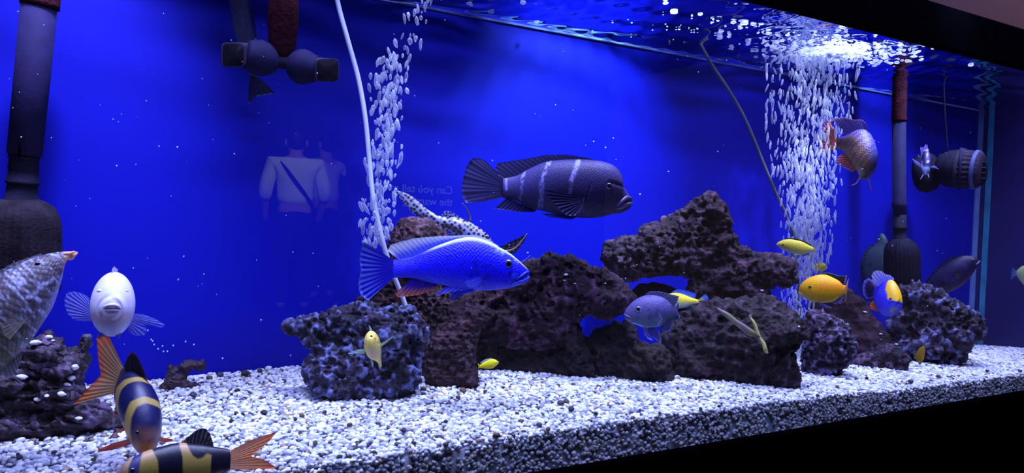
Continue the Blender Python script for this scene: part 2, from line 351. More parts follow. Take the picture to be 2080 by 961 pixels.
# darker stones that stand out on the gravel
DARK = [(498,762,11),(393,806,10),(383,820,5),(536,843,9),(582,809,5),(613,850,7),(600,858,6),(447,765,9),(425,772,9),(482,798,7),(527,757,8),(542,746,7),(470,806,5),
  (1138,823,10),(1150,820,8),(1160,836,9),(1095,868,8),(1113,880,7),(1210,845,6),(1300,838,5),(1008,890,10),(1810,750,7),(1850,778,7),(1905,768,6),(2005,757,5),(2072,757,5),
  (1420,905,5),(905,862,6),(930,812,7),(940,797,9),(985,800,6),(860,795,8),(840,803,7),(770,838,6),(660,842,6),(710,868,7),(820,880,8),(905,920,8),(760,925,7),(690,935,8),
  (1050,845,6),(1340,850,5),(1460,835,5),(1560,815,5),(1700,790,5),(1760,772,5),(1660,812,5),(640,905,7),(470,860,6),(40,935,9),(110,925,7),(12,862,8),(60,868,7),(190,940,7)]
dvs = [mesh('dark_pebble', IV3*(1+0.3*fbm(IV3*1.4+k*3.3, 3)[:, None])*np.array([1, .85, .7]), IF3.astype(np.int32), plain('dark_pebble_stone_%s' % 'abc'[k], [(0.035, .02, .028), (.06, .055, .08), (.10, .07, .05)][k], 0.6, 0.4, noise=.5, nscale=2.0, bump=0.4, bscale=3)) for k in range(3)]
for i, (px, py, r) in enumerate(DARK):
    o = dvs[i % 3] if i < 3 else dvs[i % 3].copy()
    if i >= 3: COL.objects.link(o)
    Yg = ground(px, py+r*0.4); p = P(px, py+r*0.4, Yg); s = Fr(px, py, Yg).s*r*0.8
    o.scale = (s, s, s); o.location = (p[0], p[1], Z(float(gz(p[0], p[1])))+s*0.4+0.0035); o.rotation_euler = (0.2*(i % 3), 0.1, i*1.7)
    reg = ('in the bottom left corner near the driftwood' if px < 250 else 'between the small driftwood and the crusted rock' if px < 620 else 'in front of the crusted and upright rocks' if px < 1000 else 'on the open gravel in front of the middle rocks' if px < 1500 else 'at the far right below the knobbly rock')
    tag(o, 'small dark pebble '+reg, 'pebble', 'dark pebbles '+reg)
PALE = [(668,805,7),(840,795,6),(838,808,5),(757,812,6),(545,742,9),(388,771,8),(955,908,7),(335,862,11)]
PLAB = ['left below the crusted rock', 'below the gap between crusted and upright rock', 'just under its paler twin by the upright rock', 'under the bottom of the crusted rock', 'on the gravel crest left of the crusted rock', 'behind the small driftwood', 'out on the front gravel at the centre', 'beside the head of the upright striped loach']
for i, (px, py, r) in enumerate(PALE):
    Yg = ground(px, py+r*0.4); p = P(px, py+r*0.4, Yg); s = Fr(px, py, Yg).s*r*0.8
    o = mesh('pale_pebble', IV3*(1+0.25*fbm(IV3*1.3+i*2.9, 3)[:, None])*np.array([1.15, .85, .7])*s, IF3.astype(np.int32), plain('pale_pebble_stone', (.66, .66, .74), .5, .4, noise=.2, nscale=200), loc=(p[0], p[1], Z(float(gz(p[0], p[1])))+s*0.35+.003))
    o.rotation_euler = (0.1, 0.15, i); tag(o, 'larger pale stone '+PLAB[i], 'pebble', 'larger pale stones on the gravel')
# ---------------------------------------------------------------- rocks: voxel field -> surface nets
def surface_nets(Fd):
    S = Fd > 0; nx, ny, nz = Fd.shape
    cs = [(0,0,0),(1,0,0),(0,1,0),(1,1,0),(0,0,1),(1,0,1),(0,1,1),(1,1,1)]
    cut = lambda A, d: A[d[0]:nx-1+d[0], d[1]:ny-1+d[1], d[2]:nz-1+d[2]]
    cnt = sum(cut(S, d).astype(int) for d in cs); act = (cnt > 0) & (cnt < 8)
    idx = -np.ones(act.shape, int); ii = np.argwhere(act); idx[act] = np.arange(len(ii))
    acc = np.zeros((len(ii), 3)); num = np.zeros(len(ii))
    for a in range(8):
        for ax in range(3):
            if cs[a][ax]: continue
            b = list(cs[a]); b[ax] = 1
            va = Fd[tuple((ii+cs[a]).T)]; vb = Fd[tuple((ii+b).T)]; c = (va > 0) != (vb > 0)
            t = np.where(c, va/np.where(c, va-vb, 1), 0); p = np.tile(np.array(cs[a], float), (len(ii), 1)); p[:, ax] = t
            acc += p*c[:, None]; num += c
    V = ii+acc/num[:, None]; Q = []
    for ax in range(3):
        sl0 = [slice(1, -1)]*3; sl0[ax] = slice(0, -1); sl1 = list(sl0); sl1[ax] = slice(1, None)
        A = S[tuple(sl0)]; B = S[tuple(sl1)]; e = np.argwhere(A != B); e2 = e.copy()
        for k in range(3):
            if k != ax: e2[:, k] += 1
        u, v = [(1, 2), (2, 0), (0, 1)][ax]
        du = np.zeros(3, int); du[u] = 1; dv = np.zeros(3, int); dv[v] = 1
        q = np.stack([idx[tuple((e2-du-dv).T)], idx[tuple((e2-dv).T)], idx[tuple(e2.T)], idx[tuple((e2-du).T)]], -1)
        flip = ~A[tuple(e.T)]; q[flip] = q[flip][:, ::-1]; Q.append(q)
    return V, np.concatenate(Q)
def vnormals(V, F):
    fn = np.cross(V[F[:, 2]]-V[F[:, 0]], V[F[:, 3]]-V[F[:, 1]]); n = np.zeros_like(V)
    for k in range(4): np.add.at(n, F[:, k], fn)
    return n/(np.linalg.norm(n, axis=1)[:, None]+1e-9)
def rock(name, label, cat, poly, Y, R, T=1.0, lump=10, lscale=40, rough=4, rscale=14, pits=0, pscale=14, cols=((.08,.03,.04),(.04,.02,.03)), crest=None, holes=(), g=2.5, seed=0, stretch=(1,1,1), mt=None, group=None, crest_t=0.35, edge=3, tint=(.5, .38, .55)):
    poly = np.array(poly, float); x0, y0 = poly.min(0)-14; x1, y1 = poly.max(0)+14
    cx, cy = (x0+x1)/2, (y0+y1)/2; fr = Fr(cx, cy, Y)
    xs = np.arange(x0, x1, g); ys = np.arange(y0, y1, g); wm = R*T+lump+8; ws = np.arange(-wm, wm, g)
    gx, gy = np.meshgrid(xs, ys, indexing='ij')
    nz = np.stack([gx/16+seed, gy/16, 0*gx+seed], -1)
    wx = gx+edge*1.7*fbm(nz*1.4, 3); wy = gy+edge*1.7*fbm(nz*1.4+11, 3)
    d = sdpoly(wx, wy, poly)
    for h in holes: d = np.minimum(d, -sdpoly(wx, wy, h))
    t = np.clip(d/R, 0, 1); hth = R*T*np.sqrt(np.maximum(0, 1-(1-t)**2))
    hth = np.where(d < 0, d, hth)
    G = np.stack(np.meshgrid(xs, ys, ws, indexing='ij'), -1)
    nf = fbm(G/lscale/np.array(stretch)+seed*3.7, 3)
    inside = ss(0, R*0.6, d)[..., None]
    bend = R*0.45*(vn(np.stack([gx/70+seed, gy/70, 0*gx], -1))-0.5)*2*ss(0, R, d)
    Fd = hth[..., None]-np.abs(G[..., 2]-bend[..., None]) + lump*nf*(0.25+0.75*inside)
    Fd = np.minimum(Fd, (d[..., None]+2.0*0)*1.0+2)
    Fd[0] = Fd[-1] = -1; Fd[:, 0] = Fd[:, -1] = -1; Fd[:, :, 0] = Fd[:, :, -1] = -1
    V, F = surface_nets(Fd); V = V*g+np.array([x0, y0, ws[0]])
    st = np.array(stretch)
    q = np.concatenate([V[F[:, 0]], V[F[:, 1]], V[F[:, 2]]]) if 0 else None
    n = vnormals(V, F)
    rr = ridge(V/rscale/st+seed, 4); dsp = rough*(rr-0.25)*1.6
    if pits:
        wv = worley(V/pscale/st+seed+0.9*fbm(V/(pscale*2.2)+5, 2)[:, None]*np.array([1, -1, 1])); dsp = dsp-pits*(1-ss(0.12, 0.5, wv))*ss(.3, .6, vn(V/38.0+seed+3))*1.3
    if pits:
        w2 = worley(V/(pscale*.5)/st+seed+20); dsp = dsp-pits*.55*(1-ss(0.12, 0.5, w2))
    dsp = dsp+1.6*ridge(V/9.0+seed, 3)
    hi = vn(V/7.0+seed)
    if crest is not None: crest = np.array(crest)*1.35
    c = mix(cols[0], cols[1], ss(.3, .7, vn(V/26.0+seed*2))); c = c*(0.75+0.5*hi)[:, None]
    if crest is not None: c = mix(c, crest, ss(crest_t, crest_t+0.35, rr-(0 if not pits else 0.8*(1-ss(0.2, 0.6, wv))))*0.85*ss(.36, .6, .5*vn(V/19.0+seed+9)+.5*vn(V/6.5+seed)))  # pale ridges, none in pits: part crust, part top light painted in
    # surface normal of the field points outward from solid
    cen = V-n*1.0
    V2 = V+n*dsp[:, None]
    Wd = fr.un(V2[:, 0], V2[:, 1], V2[:, 2])
    # orientation
    o = mesh(name, Wd, F.astype(np.int32), mt or M_ROCK, loc=fr.c, col=np.clip(c*np.array(tint), 0, 1))
    return tag(o, label, cat, group)
DK = (.055, .022, .032); DK2 = (.028, .014, .022); BRW = (.05, .036, .026)
def rk(label, poly, Y, R, name='lava_rock', cat='rock', **k): return rock(name, label, cat, poly, Y, R, **k)
def yb(px, py, add=0.0): return min(ground(px, py)+add, YB-0.03)
# left group
rk('craggy rock with pale blue-grey crust and ridges painted as if lit at the left end of the rockwork',
   [(577,665),(583,653),(612,647),(636,638),(662,641),(674,627),(700,627),(723,616),(749,613),(770,627),(808,621),(831,621),(843,636),(863,656),(870,677),(866,700),(852,722),(855,758),(851,778),(834,796),(799,812),(746,818),(723,822),(682,820),(647,815),(632,785),(614,761),(617,735),(635,714),(617,696),(612,683),(589,680)],
   yb(720, 812, .018), 44, T=0.8, lump=24, lscale=34, rough=9, rscale=20, pits=6, pscale=16, cols=((0.0434,0.0300,0.0558),(.03,.03,.045)), crest=(.20,.235,.42), crest_t=0.16, seed=1, tint=(.62, .60, .78))
rk('tall upright reddish-brown rock standing right of the pale crusted rock',
   [(912,628),(933,613),(953,610),(976,627),(981,650),(970,691),(966,735),(975,790),(939,798),(915,802),(889,795),(866,790),(862,758),(870,723),(873,685),(886,668),(908,650)],
   yb(925, 788, .02), 36, T=0.8, lump=9, lscale=26, rough=4, rscale=14, pits=3, pscale=12, cols=((0.0527,0.0175,0.0260),(.05,.022,.03)), crest=(.13,.07,.09), seed=2)
rk('smooth-topped dark red rock behind the blue fish tail',
   [(786,500),(800,470),(812,447),(828,441),(855,440),(884,444),(902,462),(918,500),(930,560),(950,620),(960,700),(960,770),(860,775),(850,700),(820,660),(770,640),(725,625),(716,612),(740,598),(778,560)],
   1.045, 40, T=0.55, lump=7, lscale=40, rough=2.4, rscale=9, cols=((0.0434,0.0150,0.0186),(.035,.02,.022)), crest=(.22,.13,.13), crest_t=.3, seed=3, edge=2)
# centre
rk('broad maroon rock in the middle, its top right of the blue fish head',
   [(920,606),(985,580),(1040,558),(1066,532),(1098,526),(1116,513),(1156,519),(1180,526),(1203,543),(1226,541),(1261,570),(1290,599),(1288,625),(1264,639),(1247,640),(1230,649),(1212,643),(1197,636),(1171,652),(1168,690),(1100,710),(1000,705),(955,690)],
   1.0, 52, T=0.8, lump=20, lscale=38, rough=6.5, rscale=20, pits=6, pscale=20, cols=((0.0465,0.0150,0.0279),(.04,.02,.03)), crest=(.16,.085,.13), crest_t=.2, seed=4)
rk('dark low boulder under the middle rock, left of the diamond-shaped gap',
   [(930,690),(980,650),(1080,650),(1168,652),(1181,676),(1189,692),(1200,720),(1210,770),(1150,778),(1080,776),(1030,768),(980,765),(940,775)],
   yb(1080, 762, .03), 50, T=0.6, lump=13, lscale=38, rough=6, rscale=20, pits=4, pscale=20, cols=((0.0186,0.0130,0.0211),(.042,.034,.028)), seed=5)
rk('dark low boulder between the diamond-shaped gap and the grey fish',
   [(1189,692),(1207,674),(1226,664),(1247,654),(1270,652),(1288,664),(1300,688),(1320,698),(1345,698),(1362,730),(1372,800),(1270,792),(1200,776),(1188,720)],
   yb(1290, 776, .03), 44, T=0.6, lump=13, lscale=38, rough=6, rscale=20, pits=4, pscale=20, cols=((0.0198,0.0140,0.0223),(.05,.038,.028)), seed=6)
rk('dark brown ledge rock under the arch opening',
   [(1276,596),(1296,580),(1326,573),(1352,580),(1372,588),(1400,598),(1412,640),(1395,665),(1350,656),(1345,650),(1330,632),(1290,636)],
   1.03, 20, T=0.8, lump=5, lscale=30, rough=2.5, rscale=14, cols=((0.0186,0.0080,0.0087),(.02,.014,.018)), seed=7, edge=1.5)
rk('large arching maroon rock, the topmost of the pile, with an opening under its left arm',
   [(1223,508),(1228,494),(1260,484),(1295,475),(1304,458),(1343,448),(1381,427),(1410,405),(1438,389),(1455,396),(1467,412),(1486,439),(1486,470),(1505,499),(1524,506),(1563,518),(1601,522),(1618,537),(1620,566),(1601,582),(1563,586),(1560,602),(1555,650),(1530,700),(1420,700),(1400,650),(1392,600),(1398,566),(1390,556),(1328,559),(1295,571),(1266,566),(1233,547),(1222,527)],
   0.975, 50, T=0.8, lump=20, lscale=40, rough=6.5, rscale=20, pits=6.5, pscale=19, cols=((0.0465,0.0175,0.0279),(.035,.020,.028)), crest=(.17,.09,.13), crest_t=.2, seed=8)
rk('big broad dark rock at the base under the arch, behind the slim pale fish',
   [(1347,668),(1371,640),(1405,618),(1450,608),(1500,610),(1560,598),(1596,622),(1634,654),(1644,685),(1612,714),(1625,766),(1622,795),(1539,806),(1443,796),(1371,788),(1350,770),(1352,720),(1342,690)],
   yb(1500, 786, .045), 62, T=0.75, lump=14, lscale=60, rough=7, rscale=24, pits=4, pscale=24, cols=((0.0372,0.0130,0.0211),(.034,.032,.026)), crest=(.11,.09,.10), crest_t=.3, seed=9)
# right
rk('dark red slab leaning down to the right beside the orange fish',
   [(1640,622),(1680,602),(1723,584),(1750,606),(1780,648),(1804,678),(1822,700),(1832,735),(1820,760),(1760,768),(1700,775),(1668,700),(1650,660)],
   1.01, 34, T=0.6, lump=6, lscale=50, rough=3.5, rscale=24, cols=((0.0465,0.0125,0.0248),(.045,.018,.03)), crest=(.13,.06,.09), seed=10)
rk('small pitted rock with pale specks below the bubble column',
   [(1632,661),(1639,635),(1664,627),(1690,640),(1709,652),(1728,668),(1743,702),(1728,738),(1702,766),(1690,784),(1640,782),(1628,745),(1634,702)],
   yb(1665, 770, .025), 36, T=0.8, lump=11, lscale=22, rough=6, rscale=13, pits=5, pscale=12, cols=((0.0372,0.0200,0.0372),(.035,.024,.035)), crest=(.27,.22,.34), crest_t=.2, seed=11, tint=(.62, .60, .78))
rk('knobbly holed rock with pale lavender crests at the right end of the rockwork',
   [(1813,690),(1806,660),(1826,605),(1829,580),(1855,571),(1877,579),(1899,593),(1918,591),(1937,612),(1963,627),(1989,642),(2001,665),(1997,686),(1972,698),(1965,725),(1936,745),(1877,752),(1825,756),(1790,755),(1780,722),(1798,702)],
   yb(1890, 742, .035), 56, T=0.7, lump=32, lscale=30, rough=11, rscale=20, pits=11, pscale=19, cols=((0.0434,0.0275,0.0527),(.03,.024,.036)), crest=(.22,.22,.38), crest_t=0.18, seed=12, tint=(.62, .60, .78))
rk('low dark rock rubble between the slab and the holed rock',
   [(1700,742),(1740,722),(1790,700),(1830,706),(1850,730),(1840,760),(1760,768),(1700,772)],
   yb(1770, 752, .02), 20, T=0.9, lump=8, lscale=22, rough=4, rscale=14, cols=((0.0279,0.0150,0.0279),(.03,.02,.03)), crest=(.2,.15,.2), seed=13)
rk('mossy blue-green stone on the gravel by the far right corner',
   [(1965,712),(1978,690),(2000,686),(2030,692),(2042,704),(2040,722),(2000,726),(1968,722)],
   1.13, 12, T=0.9, lump=4, lscale=20, rough=2, rscale=14, cols=((0.0744,0.1100,0.0868),(.10,.14,.22)), seed=14, g=1.6, tint=(1, 1, 1))
rk('low blue-grey stone at the far right edge of the gravel',
   [(2028,706),(2050,692),(2080,686),(2120,690),(2140,720),(2100,732),(2050,730)],
   1.12, 14, T=0.9, lump=4, lscale=20, rough=2, rscale=14, cols=((0.0992,0.1000,0.2232),(.10,.12,.22)), seed=15, g=2, tint=(1, 1, 1))
# driftwood
YD = ground(110, 893)+.025
rk('large dark gnarled driftwood on the gravel at the left edge with pale stones on it',
   [(-60,770),(0,762),(30,745),(38,722),(38,706),(60,694),(82,686),(105,681),(125,694),(140,706),(160,704),(175,684),(181,697),(176,717),(182,734),(172,755),(160,775),(178,800),(215,828),(248,852),(238,872),(200,880),(140,888),(75,896),(0,902),(-60,910)],
   YD, 46, T=0.8, name='driftwood', cat='driftwood', lump=22, lscale=26, rough=12, rscale=26, cols=((0.0744,0.0425,0.0620),(.05,.036,.045)), crest=(.26,.21,.30), crest_t=.34, tint=(.36,.30,.40), seed=16, stretch=(2.2,.8,.8), mt=M_WOOD,
   holes=())
rk('small twisted driftwood piece with a hole, right of the striped loaches',
   [(310,797),(333,777),(340,762),(341,746),(347,743),(355,746),(367,739),(387,732),(400,737),(415,731),(416,748),(402,752),(390,749),(382,757),(375,770),(393,778),(416,788),(436,793),(416,800),(380,801),(355,801),(333,797)],
   yb(365, 793, .012), 15, T=0.9, name='driftwood', cat='driftwood', lump=3, lscale=16, rough=3.2, rscale=12, cols=((0.0744,0.0375,0.0527),(.06,.035,.045)), seed=17, stretch=(2,.8,.8), mt=M_WOOD, g=1.3, holes=([(361,757),(366,752),(371,756),(367,760)],), edge=1.5)
M_WSTONE = plain('white_stone', (.82, .82, .88), .5, .4, noise=.1, nscale=200)
DG = None
def surf_hit(px, py):
    dg = bpy.context.evaluated_depsgraph_get(); r = ray(px, py); ok, loc, nrm, i, ob, mm = SC.ray_cast(dg, Vector(CAM+r*(0.735/r[1])), Vector(r/np.linalg.norm(r)))
    return loc if ok else None
for i, (px, py, a, lab) in enumerate([(72,696,11,'white stone at the upper left of the big driftwood'),(100,685,9,'white stone on the very top of the driftwood'),(152,746,11,'white stone high on the right side of the driftwood stump'),(145,768,10,'white stone just below the right side of the stump'),(137,782,8,'small white stone lowest below the stump on the driftwood'),
      (44,766,11,'white stone on the left end of the driftwood arm'),(78,810,11,'white stone on the dark front face of the driftwood'),(95,804,7,'small white stone right beside another on the driftwood front'),(125,800,10,'white stone in the middle of the driftwood arm'),(160,850,7,'lone small white stone low on the driftwood'),(107,692,5,'tiny white stone just below the top of the driftwood')]):
    h = surf_hit(px, py); c = np.array(h) if h is not None else P(px, py, YD-.02); s = float((c-CAM)@FW)/FPX*a*0.8; c = c-ray(px, py)*s*0.35
    o = mesh('white_stone', IV3*(1+0.35*fbm(IV3*1.4+i*2.9, 3)[:, None])*np.array([1.15, .8, .6])*s, IF3.astype(np.int32), M_WSTONE, loc=c)
    o.rotation_euler = (0, 0.2*math.sin(i), i*.7); tag(o, lab, 'stone', 'white stones lying on the driftwood')
for i, (px, py, a, lab) in enumerate([(1150,558,6,'largest white chip on the middle rock'),(1147,570,3.5,'tiny white chip below the largest chip on the middle rock'),(1229,576,4,'white chip on the right shoulder of the middle rock'),(1168,576,3,'tiny white chip at the centre of the middle rock'),
      (1757,634,5,'white chip on the leaning red slab'),(1789,679,5,'white chip low on the leaning red slab'),(1622,664,5,'white chip at the right edge of the big base rock'),(1548,590,5,'pale chip under the right arm of the arching rock'),(1822,700,5,'pale sliver beside the rubble at the right')]):
    h = surf_hit(px, py)
    if h is None: continue
    c = np.array(h); s = float((c-CAM)@FW)/FPX*a*0.8
    o = mesh('white_chip', IV*(1+0.35*fbm(IV*1.4+i*1.9, 3)[:, None])*np.array([1.2, .8, .5])*s, IF.astype(np.int32), M_WSTONE, loc=c)
    o.rotation_euler = (0, 0.2*math.sin(i), i*.7); tag(o, lab, 'stone', 'white chips lying on the rocks')
# ---------------------------------------------------------------- generic lofts
def catmull(A, t, ns):
    A = np.asarray(A, float); m = np.empty_like(A); dt = np.diff(t)[:, None]; dl = np.diff(A, axis=0)/dt
    m[0] = dl[0]; m[-1] = dl[-1]; m[1:-1] = (dl[:-1]*dt[1:]+dl[1:]*dt[:-1])/(dt[1:]+dt[:-1])
    k = np.clip(np.searchsorted(t, ns, 'right')-1, 0, len(t)-2); h = (t[k+1]-t[k]); x = (ns-t[k])/h; h = h[:, None]; x = x[:, None]
    return A[k]*(2*x**3-3*x**2+1)+m[k]*h*(x**3-2*x**2+x)+A[k+1]*(3*x**2-2*x**3)+m[k+1]*h*(x**3-x**2)
def closed_rings(R):                     # rings: (n, m, 3) -> verts, faces with end fans
    n, m, _ = R.shape; V = np.concatenate([R.reshape(-1, 3), [R[0].mean(0)], [R[-1].mean(0)]])
    F = [tuple(q[::-1]) for q in gridfaces(n, m, True).tolist()]
    for j in range(m):
        F.append((n*m, j, (j+1) % m)); F.append((n*m+1, (n-1)*m+(j+1) % m, (n-1)*m+j))
    return V, F
def lathe(fr, pts, nseg=32, groove=None, sub=1):     # pts: (px, py, radius[, w]); circular sections square to the axis
    A = np.array([(p[0], p[1], p[2], p[3] if len(p) > 3 else 0) for p in pts], float)
    C = fr.un(A[:, 0], A[:, 1], A[:, 3]); T = np.gradient(C, axis=0); ax = C[-1]-C[0]; ax /= np.linalg.norm(ax)
    e1 = np.cross(ax, fr.n); e1 /= np.linalg.norm(e1); e2 = np.cross(ax, e1); a = np.linspace(0, 2*PI, nseg, endpoint=False)
    rad = A[:, 2][:, None]*fr.s*np.ones(nseg)
    if groove: 
        cnt, dep, i0, i1 = groove; rad[i0:i1+1] *= 1-dep*(np.sin(a*cnt) > 0.2)
    R = C[:, None, :]+rad[..., None]*(np.cos(a)[None, :, None]*e1+np.sin(a)[None, :, None]*e2)
    return closed_rings(R)
def tube(pts3, r, ns=60, m=12):          # round tube through world points
    p = np.asarray(pts3, float); d = np.r_[0, np.cumsum(np.linalg.norm(np.diff(p, axis=0), axis=1))]
    s = np.linspace(0, d[-1], ns); C = catmull(p, d, s); T = np.gradient(C, axis=0); T /= np.linalg.norm(T, axis=1)[:, None]
    rr = np.interp(s, d, np.broadcast_to(r, (len(p),)))
    ref = np.array([0.3, 0.9, 0.2]); e1 = np.cross(T, ref); e1 /= np.linalg.norm(e1, axis=1)[:, None]; e2 = np.cross(T, e1)
    a = np.linspace(0, 2*PI, m, endpoint=False)
    return closed_rings(C[:, None, :]+rr[:, None, None]*(np.cos(a)[None, :, None]*e1[:, None]+np.sin(a)[None, :, None]*e2[:, None]))
def sloft(fr, rings, m=40):              # rings: (cx, cy, w, hx, hxw, hy, exponent)
    a = np.linspace(0, 2*PI, m, endpoint=False); out = []
    for cx, cy, w, hx, hxw, hy, ex in rings:
        c = np.cos(a); s = np.sin(a); k = (np.abs(c)**ex+np.abs(s)**ex)**(-1/ex)
        out.append(fr.un(cx+c*k*hx, cy+s*k*hy, w+c*k*hxw))
    return closed_rings(np.array(out))
def part(name, VF, m, parent, label=None, smooth=True, loc=None, bevel=0):
    V, F = VF; o = mesh(name, V, F, m, parent, loc, smooth=smooth)
    if label: o['label'] = label
    return o

# left intake pipe with strainer
fr = Fr(60, 300, 1.06)
t = thing('intake_pipe', 'thick dark intake pipe with round slotted strainer at the left edge', 'filter pipe', fr.c)
part('pipe', lathe(fr, [(80, 8, 32), (50, 314, 31), (50, 315, 28)]), M_GREYP, t)
part('pipe_sleeve', lathe(fr, [(88, -60, 35), (81, 6, 35), (81, 14, 35)]), M_REDP, t, 'reddish upper sleeve')
part('connector', lathe(fr, [(50, 312, 27), (49, 322, 28), (49, 324, 26), (48, 345, 27.5), (48, 347, 26), (47, 366, 28), (46, 368, 30), (46, 373, 30), (46, 375, 27), (44, 404, 29), (44, 406, 34), (43, 412, 34)]), M_BLACKP, t)
st = part('strainer', lathe(fr, [(43, 404, 30), (43, 410, 44), (43, 420, 58), (43, 436, 67), (43, 456, 71), (43, 500, 72), (43, 560, 72), (43, 590, 70), (43, 600, 60)], 96, (32, 0.05, 2, 7)), plain('brown_strainer_plastic', (.022, .015, .024), .8, .1, noise=.5, nscale=60, bump=.4, bscale=250), t, 'brownish slotted strainer dome')
part('clip', lathe(fr, [(40, 290, 3, 31), (39, 318, 3, 31)]), M_BLACK, t)

# right intake pipe with strainer
fr = Fr(1826, 350, 1.06)
t = thing('intake_pipe', 'slim dark intake pipe with slotted strainer standing at the right behind the rocks', 'filter pipe', fr.c)
part('pipe_sleeve', lathe(fr, [(1830, 80, 12), (1829, 96, 12), (1829, 163, 12.5), (1828, 165, 13.5), (1826, 238, 13.5), (1826, 243, 14.5), (1826, 246, 14.5)]), M_REDP, t, 'reddish upper sleeve')
part('pipe', lathe(fr, [(1826, 244, 13), (1827, 410, 12.5), (1827, 412, 14), (1827, 420, 14), (1827, 422, 12), (1828, 440, 12)]), M_GREYP, t)
part('connector', lathe(fr, [(1828, 436, 12), (1828, 460, 12), (1828, 461, 13.5), (1828, 464, 13.5), (1828, 465, 12), (1828, 483, 12.5), (1828, 484, 14), (1828, 488, 14)]), M_BLACKP, t)
part('strainer', lathe(fr, [(1828, 484, 14), (1829, 488, 20), (1830, 495, 27), (1831, 506, 32), (1832, 520, 34), (1833, 560, 34), (1834, 620, 33), (1834, 630, 26)], 80, (26, 0.06, 2, 6)), M_BLACKP, t)

# twin outlet nozzles
M_RIM = plain('mouth_plastic', (0.035, 0.03, 0.07), 0.7, 0.1)
fr = Fr(575, 122, 1.02)
t = thing('water_outlet', 'dark twin-nozzle water outlet hanging on a reddish pipe', 'water outlet', fr.c)
part('pipe', lathe(fr, [(577, -60, 29, -14), (576, 10, 29, -14), (576, 14, 30, -14), (575, 40, 30, -14), (574, 90, 27, -14), (574, 104, 22, -12), (574, 122, 12, -8)]), M_REDP, t, 'reddish algae-stained pipe')
part('joint', lathe(fr, [(556, 122, 12, -6), (565, 124, 15, -6), (580, 126, 15, -6), (592, 127, 12, -6)]), M_BLACKP, t)
a = part('nozzle_body', lathe(fr, [(566, 129, 6, -6), (562, 128, 18, -5), (552, 125, 28, -3), (540, 121, 34, 0), (526, 117, 36, 2), (513, 114, 33, 5), (505, 112, 29, 7), (503, 112, 30, 8), (500, 112, 27, 9)], 40), M_GREYP, t)
part('nozzle_mouth', sloft(fr, [(514, 113, 0, 12, -14, 27, 2.2), (504, 112, 8, 12, -18, 25, 2.6), (494, 111, 18, 15, -14, 24, 3.5), (474, 111.5, 34, 23.5, 4, 25.5, 6), (473, 111.5, 36, 23.5, 4, 25.5, 6), (473, 111.5, 35, 20.5, 4, 22, 6)]), M_RIM, a)
part('nozzle_shade_plate', sloft(fr, [(473, 111.5, 35.6, 20.5, 4, 22, 6), (475, 111.5, 36.2, 20, 4, 21.6, 6)]), M_SHADE, a, 'flat black plate standing for the shaded opening')  # solid dark plate, shade of the hollow given as colour
b_ = part('nozzle_body', lathe(fr, [(582, 130, 6, -6), (586, 131, 18, -5), (594, 133, 28, -3), (606, 135, 35, 0), (618, 136, 36, 2), (632, 138, 31, 5), (640, 140, 27, 7), (642, 140, 28, 8), (644, 140, 25, 9)], 40), M_GREYP, t)
part('nozzle_mouth', sloft(fr, [(630, 139, 0, 12, 14, 25, 2.2), (640, 140, 10, 14, 14, 24, 3), (650, 141, 20, 18, 8, 23.5, 4), (664, 142.5, 33, 24, -3, 23.5, 6), (665, 142.5, 35, 24, -3, 23.5, 6), (665, 142.5, 34, 21.5, -3, 21, 6)]), M_RIM, b_)
part('nozzle_shade_plate', sloft(fr, [(665, 142.5, 34.6, 21.5, -3, 21, 6), (665, 142.5, 35.3, 21, -3, 20.5, 6)]), M_SHADE, b_, 'flat black plate standing for the shaded opening')

# powerhead at the right
fr = Fr(1950, 345, 1.0)
t = thing('circulation_pump', 'dark barrel-shaped circulation pump with slotted cage by the far corner', 'pump', fr.c)
part('motor_housing', lathe(fr, [(1962, 344, 36, 0), (1945, 343, 39, 0), (1925, 342, 37, -3), (1912, 341, 30, -5), (1905, 340, 26, -6), (1900, 339, 16, -8)], 48), M_BLACKP, t)
cg = part('cage', lathe(fr, [(1946, 343, 40, 0), (1950, 343, 41.5, 0), (1955, 343, 41.5, 1), (1956, 343.5, 40, 1), (1978, 344.5, 37, 6), (1980, 344.5, 38.5, 6), (1990, 345, 36, 10), (1994, 345.5, 32, 12), (1996, 345.5, 28, 12)], 96, (24, 0.10, 3, 5)), plain('slotted_cage_plastic', (.03, .02, .045), .8, .1, noise=.4, nscale=80, bump=.2, bscale=250), t, 'ribbed cage')
part('cage_ring', lathe(fr, [(1947, 343, 42, 0), (1948, 343, 43, 0), (1952, 343, 43, 0), (1953, 343, 42, 0)], 48), M_GREYP, cg)
part('cage_ring', lathe(fr, [(1979, 344.5, 38.5, 6), (1980, 344.5, 39.5, 6), (1987, 345, 38.5, 8), (1988, 345, 37, 8)], 48), plain('pale_ring_plastic', (.07, .07, .22), .6, .2), cg, 'pale ring round the cage')
part('front_grille', sloft(fr, [(1992, 345.5, 11, 11, -8, 29, 2), (1996, 346, 14, 11, -8, 29, 2), (1997, 346, 15, 9, -7, 25, 2)]), M_BLACKP, t, 'round front grille')
for dy in (-16, -5, 6, 17):
    part('grille_bar', lathe(fr, [(1990, 345+dy, 1.2, 19), (1998, 346+dy, 1.6, 17), (2003, 347+dy, 1.2, 12)], 8), cg.data.materials[0], t)
part('holder_arm', lathe(fr, [(1920, 345, 22, -6), (1905, 345, 24, -10), (1890, 345, 22, -14)], 24), M_BLACKP, t)
part('suction_mount', lathe(fr, [(1866, 352, 28, -26), (1868, 352, 38, -25), (1880, 351, 42, -20), (1895, 349, 38, -16), (1902, 348, 24, -14)], 40), M_BLACKP, t)
part('cord', tube(fr.un(*np.array([(1925, 309), (1923, 280), (1920, 240), (1918, 200), (1917, 165), (1918, 120)]).T, 0), 1.6*fr.s, 40, 8), M_BLACKP, t)
